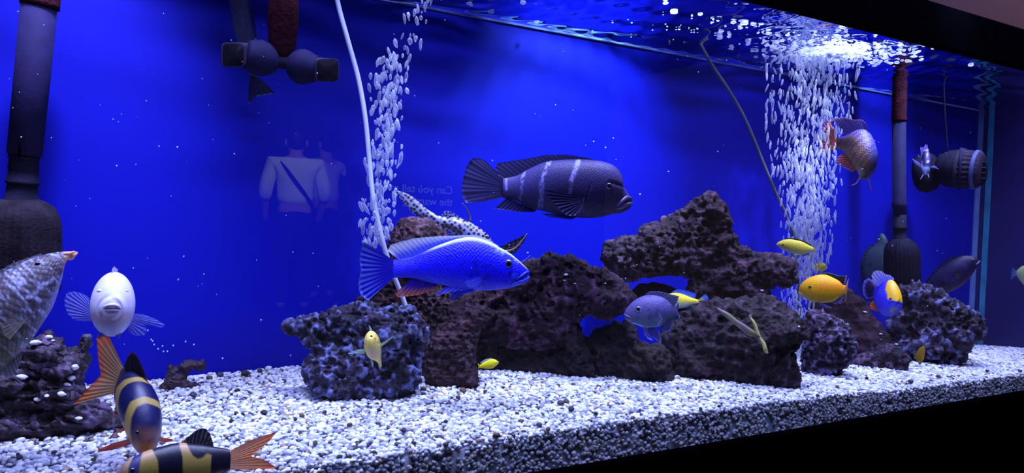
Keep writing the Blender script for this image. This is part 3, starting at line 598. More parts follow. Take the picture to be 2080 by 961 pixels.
part('clip', lathe(fr, [(1921, 311, 1.5, 6), (1944, 308, 1.5, 6)], 8), M_TUBEW, t, 'pale clip')

# air tubes
def air_tube(label, pts, Y, r, m, w=None):
    q = np.array([P(a, b, y) for (a, b), y in zip(pts, Y)]); c = q[0].copy()
    o = part('air_tube', tube(q-c, r, 90, 12), m, None, loc=c); tag(o, label, 'air tube'); return o
air_tube('pale thin air tube running down beside the left bubble column', [(676, -60), (685, 0), (706, 80), (728, 160), (742, 240), (750, 320), (758, 400), (768, 450), (780, 500), (800, 560), (818, 605), (830, 640)], np.linspace(1.04, .99, 12), 0.0034, M_TUBEW)
air_tube('dark thin air tube slanting down into the right bubble column', [(1422, 88), (1440, 122), (1478, 180), (1510, 235), (1532, 285), (1550, 330), (1575, 390), (1598, 440), (1614, 485), (1620, 560), (1624, 640), (1628, 735)], np.linspace(1.075, .985, 12), 0.0032, M_TUBEB)
# ---------------------------------------------------------------- fish
def lin(r, g, b): return np.array([(c/255)**2.2 for c in (r, g, b)])
class Fish:
    def __init__(s, name, label, cx, cy, Y, cat='fish', group=None):
        s.fr = Fr(cx, cy, Y); s.t = thing(name, label, cat, s.fr.c, group); s.bvh = None
    def body(s, st, col, mat=None, ns=90, nr=48, ex=1.0, sc=5.0, disp=None, name='body'):
        A = np.array([q if len(q) == 6 else (*q, 0) for q in st], float)
        c = (A[:, :2]+A[:, 2:4])/2; dd = np.hypot(*np.diff(c, axis=0).T)+0.6*np.abs(np.diff(A[:, 5]))+0.25*np.abs(np.diff(A[:, 4]))+0.5
        t = np.r_[0, np.cumsum(dd)]; u = 0.5-0.5*np.cos(np.linspace(0, PI, ns)); u = 0.55*u+0.45*np.linspace(0, 1, ns); S = catmull(A, t, u*t[-1])
        T = s.fr.un(S[:, 0], S[:, 1], S[:, 5]); B = s.fr.un(S[:, 2], S[:, 3], S[:, 5]); C = (T+B)/2; H = (T-B)/2
        tg = np.gradient(C, axis=0); Wv = np.cross(tg, H); Wv /= np.linalg.norm(Wv, axis=1)[:, None]+1e-12; Wv *= (np.maximum(S[:, 4], .2)*s.fr.s)[:, None]
        toward = -s.fr.n
        if np.sum(Wv@toward) < 0: Wv = -Wv
        a = np.linspace(0, 2*PI, nr, endpoint=False); ca, sa = np.cos(a), np.sin(a)
        sw = np.sign(sa)*np.abs(sa)**ex
        R = C[:, None]+ca[None, :, None]*H[:, None]+sw[None, :, None]*Wv[:, None]
        mx = (S[:, 0]+S[:, 2])/2; my = (S[:, 1]+S[:, 3])/2; hx = (S[:, 0]-S[:, 2])/2; hy = (S[:, 1]-S[:, 3])/2
        px = mx[:, None]+ca*hx[:, None]; py = my[:, None]+ca*hy[:, None]; sp = np.broadcast_to(u[:, None], px.shape); up = np.broadcast_to(ca, px.shape); sd = np.broadcast_to(sa, px.shape)
        if disp is not None:
            d = disp(px, py, sp, up, sd)*s.fr.s; nrm = R-C[:, None]; nrm = nrm/(np.linalg.norm(nrm, axis=-1)[..., None]+1e-9); R = R+nrm*d[..., None]
        V, F = closed_rings(R)
        g = np.hypot(hx, hy)
        len_ = u*t[-1]; uv = np.stack([np.broadcast_to(len_[:, None], px.shape)/sc, np.broadcast_to(a*np.maximum(8, g.max())*0.8, px.shape)/sc], -1).reshape(-1, 2)
        uv = np.concatenate([uv, uv[:1], uv[-1:]])
        cc = np.broadcast_to(col(px, py, sp, up, sd), px.shape+(3,)).reshape(-1, 3); cc = np.concatenate([cc, cc[:1], cc[-1:]])
        o = mesh(name, V, F, mat or M_SKIN, s.t, col=np.clip(cc, 0, 1), uv=uv); s.b = o
        bv = BVHTree.FromPolygons([tuple(v) for v in V], F)
        if s.bvh is None: s.bvh = bv
        return o
    def surf(s, px, py, side=1):
        p = s.fr.un(px, py, 0); r = ray(px, py); r = r/np.linalg.norm(r); o = p-r*0.3*side
        h = s.bvh.ray_cast(Vector(o), Vector(r*side))
        return np.array(h[0]) if h[0] is not None else p
    def fin(s, name, base, outer, col, w=0.0, wo=None, nu=36, nv=14, rays=14, amp=0.5, thick=0.5, alpha=(1, .75), jag=0.0, parent=None):
        def res(pl, n):
            p = np.array([(q[0], q[1], q[2] if len(q) > 2 else 0) for q in pl], float); d = np.r_[0, np.cumsum(np.hypot(*np.diff(p[:, :2], axis=0).T)+1e-6)]
            x = np.linspace(0, d[-1], n); return np.stack([np.interp(x, d, p[:, k]) for k in range(3)], -1)
        b = res(base, nu); o = res(outer, nu); wo = w if wo is None else wo
        b[:, 2] += w; o[:, 2] += wo
        v = np.linspace(0, 1, nv); u = np.linspace(0, 1, nu)
        if jag: o[:, :2] += (b[:, :2]-o[:, :2])*(jag*(0.5+0.5*np.cos(u*rays*2*PI)))[:, None]
        G = b[:, None]*(1-v)[None, :, None]+o[:, None]*v[None, :, None]
        rip = amp*np.sin(u*rays*2*PI)[:, None]*np.minimum(v*3, 1)[None, :]
        th = thick*(1-0.7*v)[None, :]
        L1 = s.fr.un(G[..., 0], G[..., 1], G[..., 2]+rip+th); L2 = s.fr.un(G[..., 0], G[..., 1], G[..., 2]+rip-th)
        V = np.concatenate([L1.reshape(-1, 3), L2.reshape(-1, 3)]); f = gridfaces(nu, nv); n = nu*nv
        edge = [i*nv for i in range(nu)]; e2 = [i*nv+nv-1 for i in range(nu)]; loop = edge+[(nu-1)*nv+j for j in range(1, nv)]+e2[::-1][1:]+list(range(nv-2, 0, -1))
        sides = np.array([(loop[i], loop[(i+1) % len(loop)], loop[(i+1) % len(loop)]+n, loop[i]+n) for i in range(len(loop))])
        F = np.concatenate([f, f[:, ::-1]+n, sides[:, ::-1]])
        U, Vv = np.meshgrid(u, v, indexing='ij'); ry = 0.5+0.5*np.sin(U*rays*2*PI+.8)
        c = np.broadcast_to(col(U, Vv, ry, G[..., 0], G[..., 1]), U.shape+(3,)).reshape(-1, 3); c = np.concatenate([c, c])
        al = (alpha[0]*(1-Vv)+alpha[1]*Vv)*(0.8+0.2*ry); al = np.concatenate([al.ravel()]*2)
        return mesh(name, V, F.astype(np.int32), M_FIN, parent or s.t, col=np.clip(c, 0, 1), alpha=np.clip(al, 0, 1))
    def eye(s, px, py, r, iris=(.3, .3, .4), both=True, pup=0.45, rim=None, bulge=0.35, label=None):
        for side in ((1, -1) if both else (1,)):
            h = s.surf(px, py, side); n = -s.fr.n*side; th = np.arccos(np.clip(IV3@n, -1, 1))
            c = np.where((th < pup)[:, None], np.array([.002, .002, .004]), np.where((th < 1.05)[:, None], np.array(iris), np.array(rim if rim is not None else np.array(iris)*.35)))
            V = IV3*r*s.fr.s; dep = V@n; V = V-n*dep[:, None]*0.45
            o = mesh('eye', V+h-n*r*s.fr.s*(0.3-bulge*0.5), IF3.astype(np.int32), M_EYE, s.t, col=c)
    def lip(s, pts, r, col, name='lips', side=1, lift=0.0):
        q = np.array([s.surf(a, b, side) for a, b in pts])-s.fr.n*lift*s.fr.s
        V, F = tube(q, np.array([r*.5]+[r]*(len(pts)-2)+[r*.6])*s.fr.s, 24, 10)
        return mesh(name, V, F, M_SMOOTH, s.t, col=np.tile(col, (len(V), 1)))
    def wire(s, name, pts, r, col):          # barbels and spines; pts (px, py, w)
        q = np.array(pts, float); C = s.fr.un(q[:, 0], q[:, 1], q[:, 2]); V, F = tube(C, np.linspace(r, r*.3, len(pts))*s.fr.s, 24, 8)
        return mesh(name, V, F, M_SMOOTH, s.t, col=np.tile(col, (len(V), 1)))
def n2(px, py, s=10., o=2, k=0.): return fbm(np.stack([px/s, py/s, 0*px+k], -1), o)
def N3(px, py, sd, s=10., o=2): return fbm(np.stack([px/s, py/s, sd*2], -1), o)
plainc = lambda c: (lambda px, py, sp, up, sd: np.broadcast_to(c, px.shape+(3,)))

# --- large blue cichlid
f = Fish('blue_cichlid', 'large vivid blue fish with a pale dorsal fin, swimming right', 905, 540, 0.88)
st = [(799,527,799,564,6), (812,528,812,564,7), (840,523,840,565,11), (875,505,875,574,17), (905,493,905,580,22), (930,485,930,585,25), (960,482,960,588,27), (991,490,991,590,27), (1014,502,1014,588,25), (1035,514,1035,585,21), (1050,526,1050,581,17), (1062,537,1062,577,12), (1070,545,1070,573,8), (1075,553,1075,569,4)]
B1 = lin(18, 6, 252)
def c(px, py, sp, up, sd):
    r = mix(B1, lin(8, 4, 160), ss(.1, .6, N3(px, py, sd, 9, 3)))
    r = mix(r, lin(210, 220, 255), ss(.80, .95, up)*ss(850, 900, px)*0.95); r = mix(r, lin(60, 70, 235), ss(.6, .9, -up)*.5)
    r = mix(r, lin(170, 190, 255), ss(.55, .9, up)*ss(990, 1010, px)*ss(-.1, .35, n2(px, py, 5))*.7)  # pale back and head: white highlights put into the skin colour
    r = mix(r, lin(6, 6, 90), ss(2.2, .6, dline(px, py, [(966,541), (970,556), (978,572), (984,584)]))*.8)
    r = mix(r, lin(4, 4, 70), ss(1.6, .4, dline(px, py, [(1036,577), (1050,570), (1062,562), (1075,557)]))*.9)
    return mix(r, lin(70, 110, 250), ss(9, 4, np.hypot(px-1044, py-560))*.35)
gill = lambda px, py, sp, up, sd: -1.6*ss(3, .5, dline(px, py, [(966,541), (970,556), (978,572), (984,584)]))-1.2*ss(2.5, .4, dline(px, py, [(1036,577), (1050,570), (1062,562), (1076,557)]))
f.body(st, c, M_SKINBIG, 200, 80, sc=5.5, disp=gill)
fc = lambda U, V, ry, px, py: mix(lin(30, 20, 215), lin(120, 140, 255), ry*V*.6+.05)
f.fin('tail_fin', [(801,529), (799,546), (801,563)], [(737,490), (731,510), (729,530), (732,550), (727,575), (729,594), (736,604), (747,611)], lambda U, V, ry, px, py: mix(lin(22, 12, 200), lin(140, 160, 255), ss(.5, 1, ry)*ss(.25, .9, V)*.6+ss(.93, 1, V)*.4), rays=11, jag=.03, alpha=(1, .95))
f.fin('dorsal_fin', [(812,529), (840,524), (875,507), (905,495), (930,487), (960,484), (1012,503)], [(787,509), (792,498), (812,491), (840,484), (872,481), (904,479), (962,478), (985,483), (1012,499)], lambda U, V, ry, px, py: mix(lin(90, 100, 245), lin(235, 240, 255), np.clip(ss(.15, .8, V)-.5*ry*(1-V), 0, 1)), rays=26, jag=.02, nu=80, alpha=(1, .95))
f.fin('anal_fin', [(838,563), (860,570), (888,576)], [(795,604), (800,598), (808,605), (850,600), (885,588)], lambda U, V, ry, px, py: mix(lin(45, 20, 170), lin(215, 120, 60), ss(.35, .9, V)*(.6+.4*ry)), rays=9, jag=.05)
f.fin('pelvic_fin', [(905,582,10), (930,584,10), (965,587,10)], [(884,602,14), (905,595,14), (955,588,10)], fc, rays=6)
f.fin('pelvic_fin', [(925,584,-8), (945,586,-8), (968,587,-8)], [(912,607,-10), (917,611,-10), (950,594,-8)], fc, rays=5)
f.fin('pectoral_fin', [(978,560,25), (980,572,25)], [(945,572,32), (948,582,32), (962,586,30)], fc, rays=6, alpha=(.6, .35))
f.eye(1033, 536, 9, iris=lin(50, 70, 130), pup=.62, rim=lin(40, 60, 210))
f.lip([(1040,577), (1055,573), (1067,569), (1075,563)], 3.4, lin(50, 60, 225))
f.lip([(1050,567), (1060,560), (1070,553), (1075,552)], 2.6, lin(40, 45, 225), 'upper_lip')

# --- humped dark cichlid
f = Fish('humphead_cichlid', 'large dark slate fish with a forehead hump and pale bars, swimming right', 1120, 380, 0.96)
st = [(1022,363,1022,402,7), (1035,361,1035,404,9), (1050,357,1050,409,13), (1077,342,1077,422,21), (1108,329,1108,430,28), (1139,325,1139,438,33), (1170,324,1170,442,36), (1201,325,1201,443,36), (1228,329,1225,440,34), (1246,336,1240,436,31), (1258,347,1252,434,28), (1264,360,1260,433,24), (1266,376,1266,431,20), (1273,388,1272,428,15), (1279,397,1278,424,10), (1283,405,1282,419,6), (1284,409,1284,415,2)]
D1 = lin(58, 50, 108)
bars = [([(1175,326), (1168,345), (1160,366)], 6, .9), ([(1160,366), (1157,392)], 5, .3), ([(1116,327), (1110,345), (1101,367)], 5.5, .9), ([(1101,367), (1100,395), (1097,428)], 7, .33), ([(1066,343), (1061,368)], 4.5, .7), ([(1061,368), (1058,404)], 4, .3), ([(1028,360), (1029,385)], 3.5, .45)]
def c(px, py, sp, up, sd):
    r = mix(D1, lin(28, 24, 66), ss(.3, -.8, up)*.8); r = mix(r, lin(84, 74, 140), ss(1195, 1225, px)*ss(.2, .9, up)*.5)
    for pl, w, k in bars: r = mix(r, lin(150, 148, 235), ss(w, w*.5, dline(px, py, pl))*k*ss(-.35, .1, n2(px, py, 3.5, 1)))
    r = mix(r, lin(14, 12, 36), ss(3.5, 1, dline(px, py, [(1231,369), (1245,371), (1262,377)]))*.8)
    r = mix(r, lin(110, 100, 160), ss(2.2, .6, dline(px, py, [(1189,386), (1193,377), (1203,373)]))*.5)
    return mix(r, lin(18, 14, 50), ss(1.8, .5, dline(px, py, [(1256,419), (1270,410), (1283,407)]))*.8)
dsp = lambda px, py, sp, up, sd: -2.5*ss(4, 1, dline(px, py, [(1235,370), (1250,373), (1266,379)]))-1.5*ss(3, 1, dline(px, py, [(1192,400), (1190,388), (1200,376)]))-1.5*ss(3, .8, dline(px, py, [(1256,420), (1270,411), (1284,408)]))
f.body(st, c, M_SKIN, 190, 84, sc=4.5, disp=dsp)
fc = lambda U, V, ry, px, py: mix(lin(28, 22, 62), lin(84, 78, 150), ss(.4, 1, ry)*(.25+.5*V))
f.fin('tail_fin', [(1024,364), (1022,382), (1024,401)], [(987,328), (975,321), (958,321), (946,340), (940,365), (937,388), (940,404), (947,413), (985,409)], fc, rays=15, jag=.015, alpha=(1, .97))
f.fin('dorsal_fin', [(1023,363), (1050,359), (1077,344), (1108,331), (1139,327), (1202,327), (1222,330)], [(1012,356), (1006,340), (1012,331), (1066,323), (1108,315), (1150,314), (1190,320), (1220,328)], fc, rays=24, nu=90, jag=.02, alpha=(1, .97))
f.fin('anal_fin', [(1030,401), (1055,412), (1090,426)], [(1004,424), (1025,426), (1055,431), (1085,431)], fc, rays=10, alpha=(1, .97))
f.fin('pectoral_fin', [(1188,402,36), (1186,414,36)], [(1103,382,50), (1118,405,48), (1140,430,46), (1152,439,46), (1170,438,44), (1181,428,42)], lambda U, V, ry, px, py: mix(lin(40, 34, 84), lin(105, 100, 190), ss(.45, 1, ry)*.7), w=2, rays=11, jag=.04, alpha=(1, .85), amp=.9)
f.fin('pelvic_fin', [(1140,436,14), (1172,441,14)], [(1098,433,20), (1112,440,20), (1160,446,16)], fc, rays=5)
f.eye(1237, 378, 6.5, iris=lin(60, 56, 110), pup=.6, rim=lin(40, 36, 80))
f.lip([(1252,424), (1262,420), (1274,415), (1284,413)], 4.6, lin(84, 76, 140), 'lower_lip')
f.lip([(1253,418), (1262,410), (1272,402), (1283,403)], 4.2, lin(90, 82, 150), 'upper_lip')

# --- spotted catfish
f = Fish('spotted_catfish', 'pale catfish with black spots and a long tail, nose down behind the blue fish', 905, 445, 0.99)
st = [(808,387,806,392,1.5), (830,395,818,403,3), (852,411,830,421,5), (868,425,843,432,6), (887,436,866,442,7), (902,441,887,454,10), (921,441,903,466,15), (943,446,921,478,19), (963,456,938,493,22), (980,467,959,500,22), (992,478,976,507,19), (1000,490,990,511,14), (1006,501,1001,513,8), (1008,508,1006,513,3)]
WC = RG.random((40, 40, 2))
def spots(px, py, s, kx=1.0, seed=0):
    x = px/s; y = py/s; i = np.floor(x).astype(int); j = np.floor(y).astype(int); b = np.full(px.shape, 9.)
    for dx in (-1, 0, 1):
        for dy in (-1, 0, 1):
            o = WC[(i+dx+seed) % 40, (j+dy) % 40]*.5+.25; b = np.minimum(b, np.hypot(i+dx+o[..., 0]-x, j+dy+o[..., 1]-y))
    return b
def c(px, py, sp, up, sd):
    r = mix(lin(150, 150, 205), lin(205, 210, 255), ss(.3, -.8, up)); r = mix(r, lin(110, 100, 120), ss(900, 840, px)*.5)
    u = (px+py)*.707; v = (py-px)*.707+sd*0; r = mix(r, lin(14, 10, 26), ss(.40, .30, spots(u, v, 8.5))*ss(1003, 995, px))
    return mix(r, lin(70, 48, 30), ss(8, 3, dline(px, py, [(905,458), (920,464), (934,472)]))*.8)
f.body(st, c, M_SMOOTH, 200, 90)
cs_ = lambda U, V, ry, px, py: mix(lin(150, 150, 210), lin(16, 12, 30), ss(.36, .25, spots(px, py, 6.5, seed=5)))
f.fin('tail_fin', [(845,417), (836,424), (842,433), (866,441)], [(806,392), (812,402), (826,418), (836,432), (850,441)], cs_, nu=60, nv=24, rays=8, alpha=(1, .8))
f.fin('dorsal_fin', [(902,443), (921,443), (945,449)], [(897,437), (900,430), (907,428), (918,430), (944,447)], cs_, nu=60, nv=24, rays=8)
f.fin('pelvic_fin', [(925,476), (940,485)], [(906,473), (910,482), (930,488)], cs_, nu=50, nv=20, rays=5, w=10)
f.fin('pectoral_fin', [(1004,508,4), (1008,512,4)], [(1030,494,8), (1058,481,10), (1071,475,10), (1066,488,10), (1048,514,8), (1030,520,6)], lambda U, V, ry, px, py: mix(lin(95, 100, 110), lin(12, 10, 16), ss(.4, .3, spots(px, py, 7, seed=9))), nu=60, nv=24, rays=8, alpha=(1, .9))
f.wire('pectoral_spine', [(1006,512,8), (1045,505,12), (1062,487,12), (1071,474,11)], 2.6, lin(150, 120, 80))
f.wire('dorsal_spine', [(955,450,0), (955,442,-3), (950,428,-5), (939,413,-6)], 2.8, lin(60, 56, 60))
f.wire('barbel', [(1006,510,6), (1030,530,12), (1060,532,14), (1077,519,14)], 1.0, lin(150, 150, 190))
f.eye(988, 482, 4.5, iris=lin(140, 120, 80), pup=.6)

# --- clown loaches
ORG = lin(235, 110, 40); YEL = lin(196, 168, 84); NAV = lin(16, 18, 66)
f = Fish('clown_loach', 'clown loach seen from above, head down with its orange forked tail up', 285, 830, 0.80)
st = [(250,748,238,797,5,-58), (262,750,236,806,13,-46), (278,756,237,816,24,-34), (298,771,240,833,33,-20), (312,790,246,852,38,-6), (323,815,252,870,40,6), (328,842,258,886,40,15), (328,868,265,900,37,22), (325,888,273,911,31,28), (319,903,281,919,24,32), (313,913,288,922,15,35), (305,919,295,922,6,36)]
def c(px, py, sp, up, sd):
    r = np.broadcast_to(NAV, px.shape+(3,)); r = mix(r, lin(50, 52, 120), ss(-.2, .9, sd)*.35)
    r = mix(r, YEL, ss(7.5, 5, dline(px, py, [(243,850), (248,822), (256,800), (270,786), (290,778), (304,777)])))
    r = mix(r, YEL, ss(8, 5.5, dline(px, py, [(262,912), (262,888), (270,858), (284,836), (305,824), (335,826)])))
    r = mix(r, lin(206, 170, 70), ss(9, 5, dline(px, py, [(255,870), (262,890), (268,915)]))*.6)
    r = mix(r, lin(120, 84, 84), ss(868, 892, py)*ss(272, 284, px)); r = mix(r, lin(190, 120, 80), ss(898, 916, py)); r = mix(r, lin(30, 24, 60), ss(14, 8, np.hypot(px-303, py-878))*.3)
    return r
f.body(st, c, M_SMOOTH, 160, 72)
tc_ = lambda U, V, ry, px, py: mix(mix(lin(205, 165, 115), lin(222, 150, 85), V), lin(236, 110, 50), ss(.62, 1, V)*.8-.12*ry)
f.fin('tail_fin', [(252,748,-58), (240,772,-58), (240,797,-58)], [(222,684,-66), (208,680,-66), (196,686,-66), (199,725,-66), (205,762,-64), (180,788,-60), (150,820,-58), (149,822,-58)], tc_, rays=13, nu=60, alpha=(1, .9), amp=.8)
f.fin('dorsal_fin', [(254,762,-44), (275,772,-26), (302,780,-8)], [(253,742,-36), (260,724,-26), (267,716,-20), (273,716,-18), (283,730,-12), (292,752,-6), (302,778,-4)], lambda U, V, ry, px, py: mix(lin(14, 12, 40), lin(190, 110, 80), np.maximum(ss(.80, .95, U), ss(.9, 1, V)*.6)), rays=9, alpha=(1, 1), thick=1)
f.fin('anal_fin', [(243,812,-40), (247,838,-30)], [(232,830,-40), (230,844,-36), (246,847,-28)], lambda U, V, ry, px, py: mix(lin(20, 14, 40), lin(200, 130, 120), ss(.6, 1, V)), rays=5)
f.fin('pelvic_fin', [(254,858,0), (258,874,2)], [(238,874,-4), (226,883,-6), (240,880,-2)], lambda U, V, ry, px, py: mix(lin(20, 14, 36), lin(240, 100, 60), ss(.3, .6, U)), rays=4)
pc = lambda U, V, ry, px, py: mix(lin(230, 110, 80), lin(190, 60, 50), V)
f.fin('pectoral_fin', [(266,890,14), (268,902,16)], [(225,902,6), (199,915,2), (198,919,2), (230,914,8)], pc, rays=5, alpha=(1, .95))
f.fin('pectoral_fin', [(322,888,10), (322,896,12)], [(350,892,4), (352,896,4), (336,899,8)], pc, rays=4, alpha=(1, .95))
f.eye(279, 879, 4, iris=lin(40, 36, 70), both=False, pup=.7)
for a, b in ((293,922), (300,923)): f.wire('barbel', [(a, 918, 36), (a-2, 924, 38), (a-5, 930, 40)], 1.4, lin(190, 130, 100))

f = Fish('clown_loach', 'clown loach seen side-on, cut off by the bottom edge, orange tail pointing right', 360, 940, 0.748)
st = [(469,914,467,955,7), (455,911,452,962,10), (434,907,430,971,15), (400,902,398,981,20), (361,900,360,988,23), (321,909,322,990,23), (290,919,295,988,22), (264,933,270,984,20), (248,947,254,980,17), (239,958,243,974,9), (236,964,237,970,3)]
blk = [[(309,912), (361,890), (371,930), (372,1000), (326,1000), (321,936)], [(372,885), (385,915), (392,927), (400,932), (410,931), (420,922), (429,924), (428,940), (427,1000), (460,1000), (470,938), (467,913), (434,890), (400,880)]]
def c(px, py, sp, up, sd):
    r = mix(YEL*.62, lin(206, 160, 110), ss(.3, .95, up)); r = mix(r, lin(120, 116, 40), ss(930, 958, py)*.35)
    for p_ in blk: r = mix(r, lin(8, 10, 40), ss(-1.2, 1.2, sdpoly(px, py, p_)))
    r = mix(r, lin(58, 58, 110), ss(-1.5, 1.5, sdpoly(px, py, [(296,900), (288,925), (283,961), (270,1000), (258,1000), (262,950), (268,935), (280,905)])))
    return mix(r, lin(150, 110, 105), ss(262, 250, px))
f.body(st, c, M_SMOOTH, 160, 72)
f.fin('tail_fin', [(469,915), (466,935), (467,954)], [(512,893,2), (540,884,2), (560,878,2), (550,894,2), (530,911,2), (510,927,2), (535,934,2), (556,946,2), (561,949,2), (558,952,2), (515,954,2)], lambda U, V, ry, px, py: mix(mix(lin(225, 165, 120), lin(235, 140, 70), V), lin(240, 90, 30), ss(530, 558, px)*.9), rays=15, nu=70, alpha=(1, .95))
f.fin('dorsal_fin', [(364,903), (398,905), (434,908)], [(368,899), (381,888), (395,876), (407,870), (418,870), (426,880), (431,893), (434,905)], lambda U, V, ry, px, py: mix(lin(8, 8, 34), lin(190, 120, 100), ss(.16, .04, U)), rays=10, nu=50, jag=.04, alpha=(1, 1), thick=1)
f.eye(269, 957, 6, iris=lin(60, 50, 70), pup=.6)
f.fin('pectoral_fin', [(300,975,28), (304,982,28)], [(330,1000,40), (320,1010,40)], pc, rays=4)

# --- big brown fish at the left edge
f = Fish('mottled_brown_fish', 'big mottled brown fish at the left edge, nose pointing up right', 60, 610, 0.86)
st = [(156,514,152,520,3), (148,511,138,528,9), (132,511,130,545,18), (118,512,126,566,27), (100,515,119,590,36), (68,524,108,622,46), (30,541,90,652,54), (0,558,66,688,58), (-40,590,38,724,58), (-80,640,2,762,50), (-110,700,-42,790,36), (-130,750,-92,800,18)]
def c(px, py, sp, up, sd):
    u = (px+py)*.707; v = (py-px)*.707
    s1 = fbm(np.stack([u/22, v/5.5, sd*1.5], -1), 3)
    r = mix(lin(96, 86, 98), lin(172, 172, 214), ss(.02, .4, s1)); r = mix(r, lin(46, 36, 46), ss(-.05, -.5, s1)*.8)
    r = mix(r, lin(110, 112, 70), ss(80, 20, px)*ss(620, 700, py)*.6); r = mix(r, lin(178, 182, 235), ss(-.45, -.9, up)*ss(60, 120, px)*.7)
    r = mix(r, lin(190, 190, 240), ss(5, 2, dline(px, py, [(55,605), (70,597), (85,580), (105,570)]))*.6)
    return mix(r, lin(225, 170, 120), ss(122, 138, px)*.9)
f.body(st, c, M_SKINBIG, 200, 90, sc=11, ex=.85)
f.lip([(139,527), (145,524), (150,518), (156,514)], 4.5, lin(235, 180, 130), 'lower_lip')
f.lip([(128,516), (140,515), (150,513), (157,514)], 3.5, lin(215, 150, 110), 'upper_lip')
f.eye(76, 537, 5, iris=lin(70, 56, 60), pup=.75)
gc = lambda U, V, ry, px, py: mix(lin(120, 120, 110), lin(165, 165, 190), ry*.7)
f.fin('pelvic_fin', [(2,735,20), (22,722,18), (46,708,16)], [(8,765,24), (18,768,24), (31,758,24), (42,738,22), (46,716,18)], gc, rays=8, alpha=(1, .9), amp=1.2)
f.fin('dorsal_fin', [(88,519), (30,542), (-40,590), (-80,640)], [(84,514), (26,533), (-50,576), (-98,628)], gc, rays=16, nu=60, jag=.2)
f.fin('pectoral_fin', [(62,640,56), (52,656,58)], [(20,690,74), (6,680,74), (0,660,72), (30,640,64)], lambda U, V, ry, px, py: mix(lin(110, 100, 90), lin(150, 140, 130), ry), rays=8, alpha=(.5, .3))

# --- white fish facing the viewer
f = Fish('white_fish', 'pale pinkish white fish facing the viewer, side fins spread', 228, 615, 0.80)
WH = lin(232, 226, 255)
st = [(238,596,238,630,3,-150), (237,576,234,652,13,-120), (235,562,231,672,27,-82), (233,553,229,682,37,-48), (232,554,227,684,41,-20), (231,562,226,682,40,0), (230,574,225,676,37,14), (230,587,224,668,31,24), (229,598,224,659,25,31), (228,606,223,650,19,36), (228,613,223,642,11,39), (227,619,224,634,4,41)]
def c(px, py, sp, up, sd):
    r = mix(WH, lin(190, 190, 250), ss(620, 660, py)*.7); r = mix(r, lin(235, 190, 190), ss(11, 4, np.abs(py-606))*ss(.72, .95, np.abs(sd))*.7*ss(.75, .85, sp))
    return mix(r, lin(228, 190, 205), ss(17, 8, np.hypot(px-225, py-646))*.6*ss(.6, .9, sp))
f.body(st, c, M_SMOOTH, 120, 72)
def tubeP(f, name, pts, r, col):
    q = np.array(pts, float); C = f.fr.un(q[:, 0], q[:, 1], q[:, 2]); V, F = tube(C, np.array([r*.5]+[r]*(len(pts)-2)+[r*.5])*f.fr.s, 30, 12)
    return mesh(name, V, F, M_SMOOTH, f.t, col=np.tile(col, (len(V), 1)))
tubeP(f, 'upper_lip', [(206,634,27), (211,626,35), (219,621,40), (227,620,42), (236,621,40), (243,626,35), (248,634,27)], 3.6, lin(240, 225, 245))
tubeP(f, 'mouth', [(209,632,32), (216,626,39), (227,625,43), (238,626,39), (245,632,32)], 2.0, lin(180, 130, 160))
tubeP(f, 'lower_lip', [(208,636,28), (217,631,38), (227,630,41), (237,631,38), (246,636,28)], 2.8, lin(210, 200, 250))
for (ex_, sx) in ((202, -1), (256, 1)):
    cc_ = f.fr.un(ex_, 603, 8); th = np.arccos(np.clip(IV3@(RT*sx*.8-FW*.6), -1, 1)); col_ = np.where((th < .5)[:, None], lin(150, 60, 70), lin(235, 185, 195))
    mesh('eye', IV3*8.0*f.fr.s+cc_, IF3.astype(np.int32), M_EYE, f.t, col=col_)
    mesh('brow', IV3*np.array([1, 1, .55])*8.5*f.fr.s+f.fr.un(ex_+(4 if sx < 0 else -4), 591, 12), IF3.astype(np.int32), M_SMOOTH, f.t, col=np.tile(WH, (len(IV3), 1)))
wf = lambda U, V, ry, px, py: mix(lin(120, 120, 245), lin(190, 195, 255), ry*.8)
f.fin('dorsal_fin', [(226,556,-10), (230,552,-30), (236,566,-100)], [(228,546,-16), (232,541,-34), (240,548,-90)], plainc(WH) if 0 else (lambda U, V, ry, px, py: np.broadcast_to(WH, U.shape+(3,))), thick=3.5, rays=3, amp=0)
f.fin('pectoral_fin', [(189,622,-20), (186,638,-20), (190,652,-20)], [(178,602,-24), (164,595,-26), (148,592,-28), (137,595,-30), (131,608,-30), (132,622,-30), (137,636,-28), (150,650,-26), (172,653,-22)], wf, rays=13, nu=60, alpha=(.8, .3), amp=1)
f.fin('pectoral_fin', [(266,636,-20), (268,648,-20), (260,662,-20)], [(292,639,-22), (318,649,-22), (335,660,-22), (329,666,-22), (312,661,-22), (294,660,-22), (298,670,-22), (294,681,-22), (276,682,-22), (262,676,-22)], wf, rays=13, nu=60, alpha=(.85, .3), amp=1)
f.fin('pelvic_fin', [(206,672,-6), (216,680,-6)], [(197,683,-2), (199,687,-2), (208,684,-2)], wf, thick=2.5, rays=2, alpha=(1, 1))
f.fin('pelvic_fin', [(234,680,-6), (246,674,-6)], [(234,684,-2), (242,688,-2), (246,684,-2)], wf, thick=2.5, rays=2, alpha=(1, 1))
f.fin('tail_fin', [(238,598,-150), (238,628,-150)], [(240,580,-200), (242,612,-210), (240,645,-200)], wf, rays=8, alpha=(.9, .4))

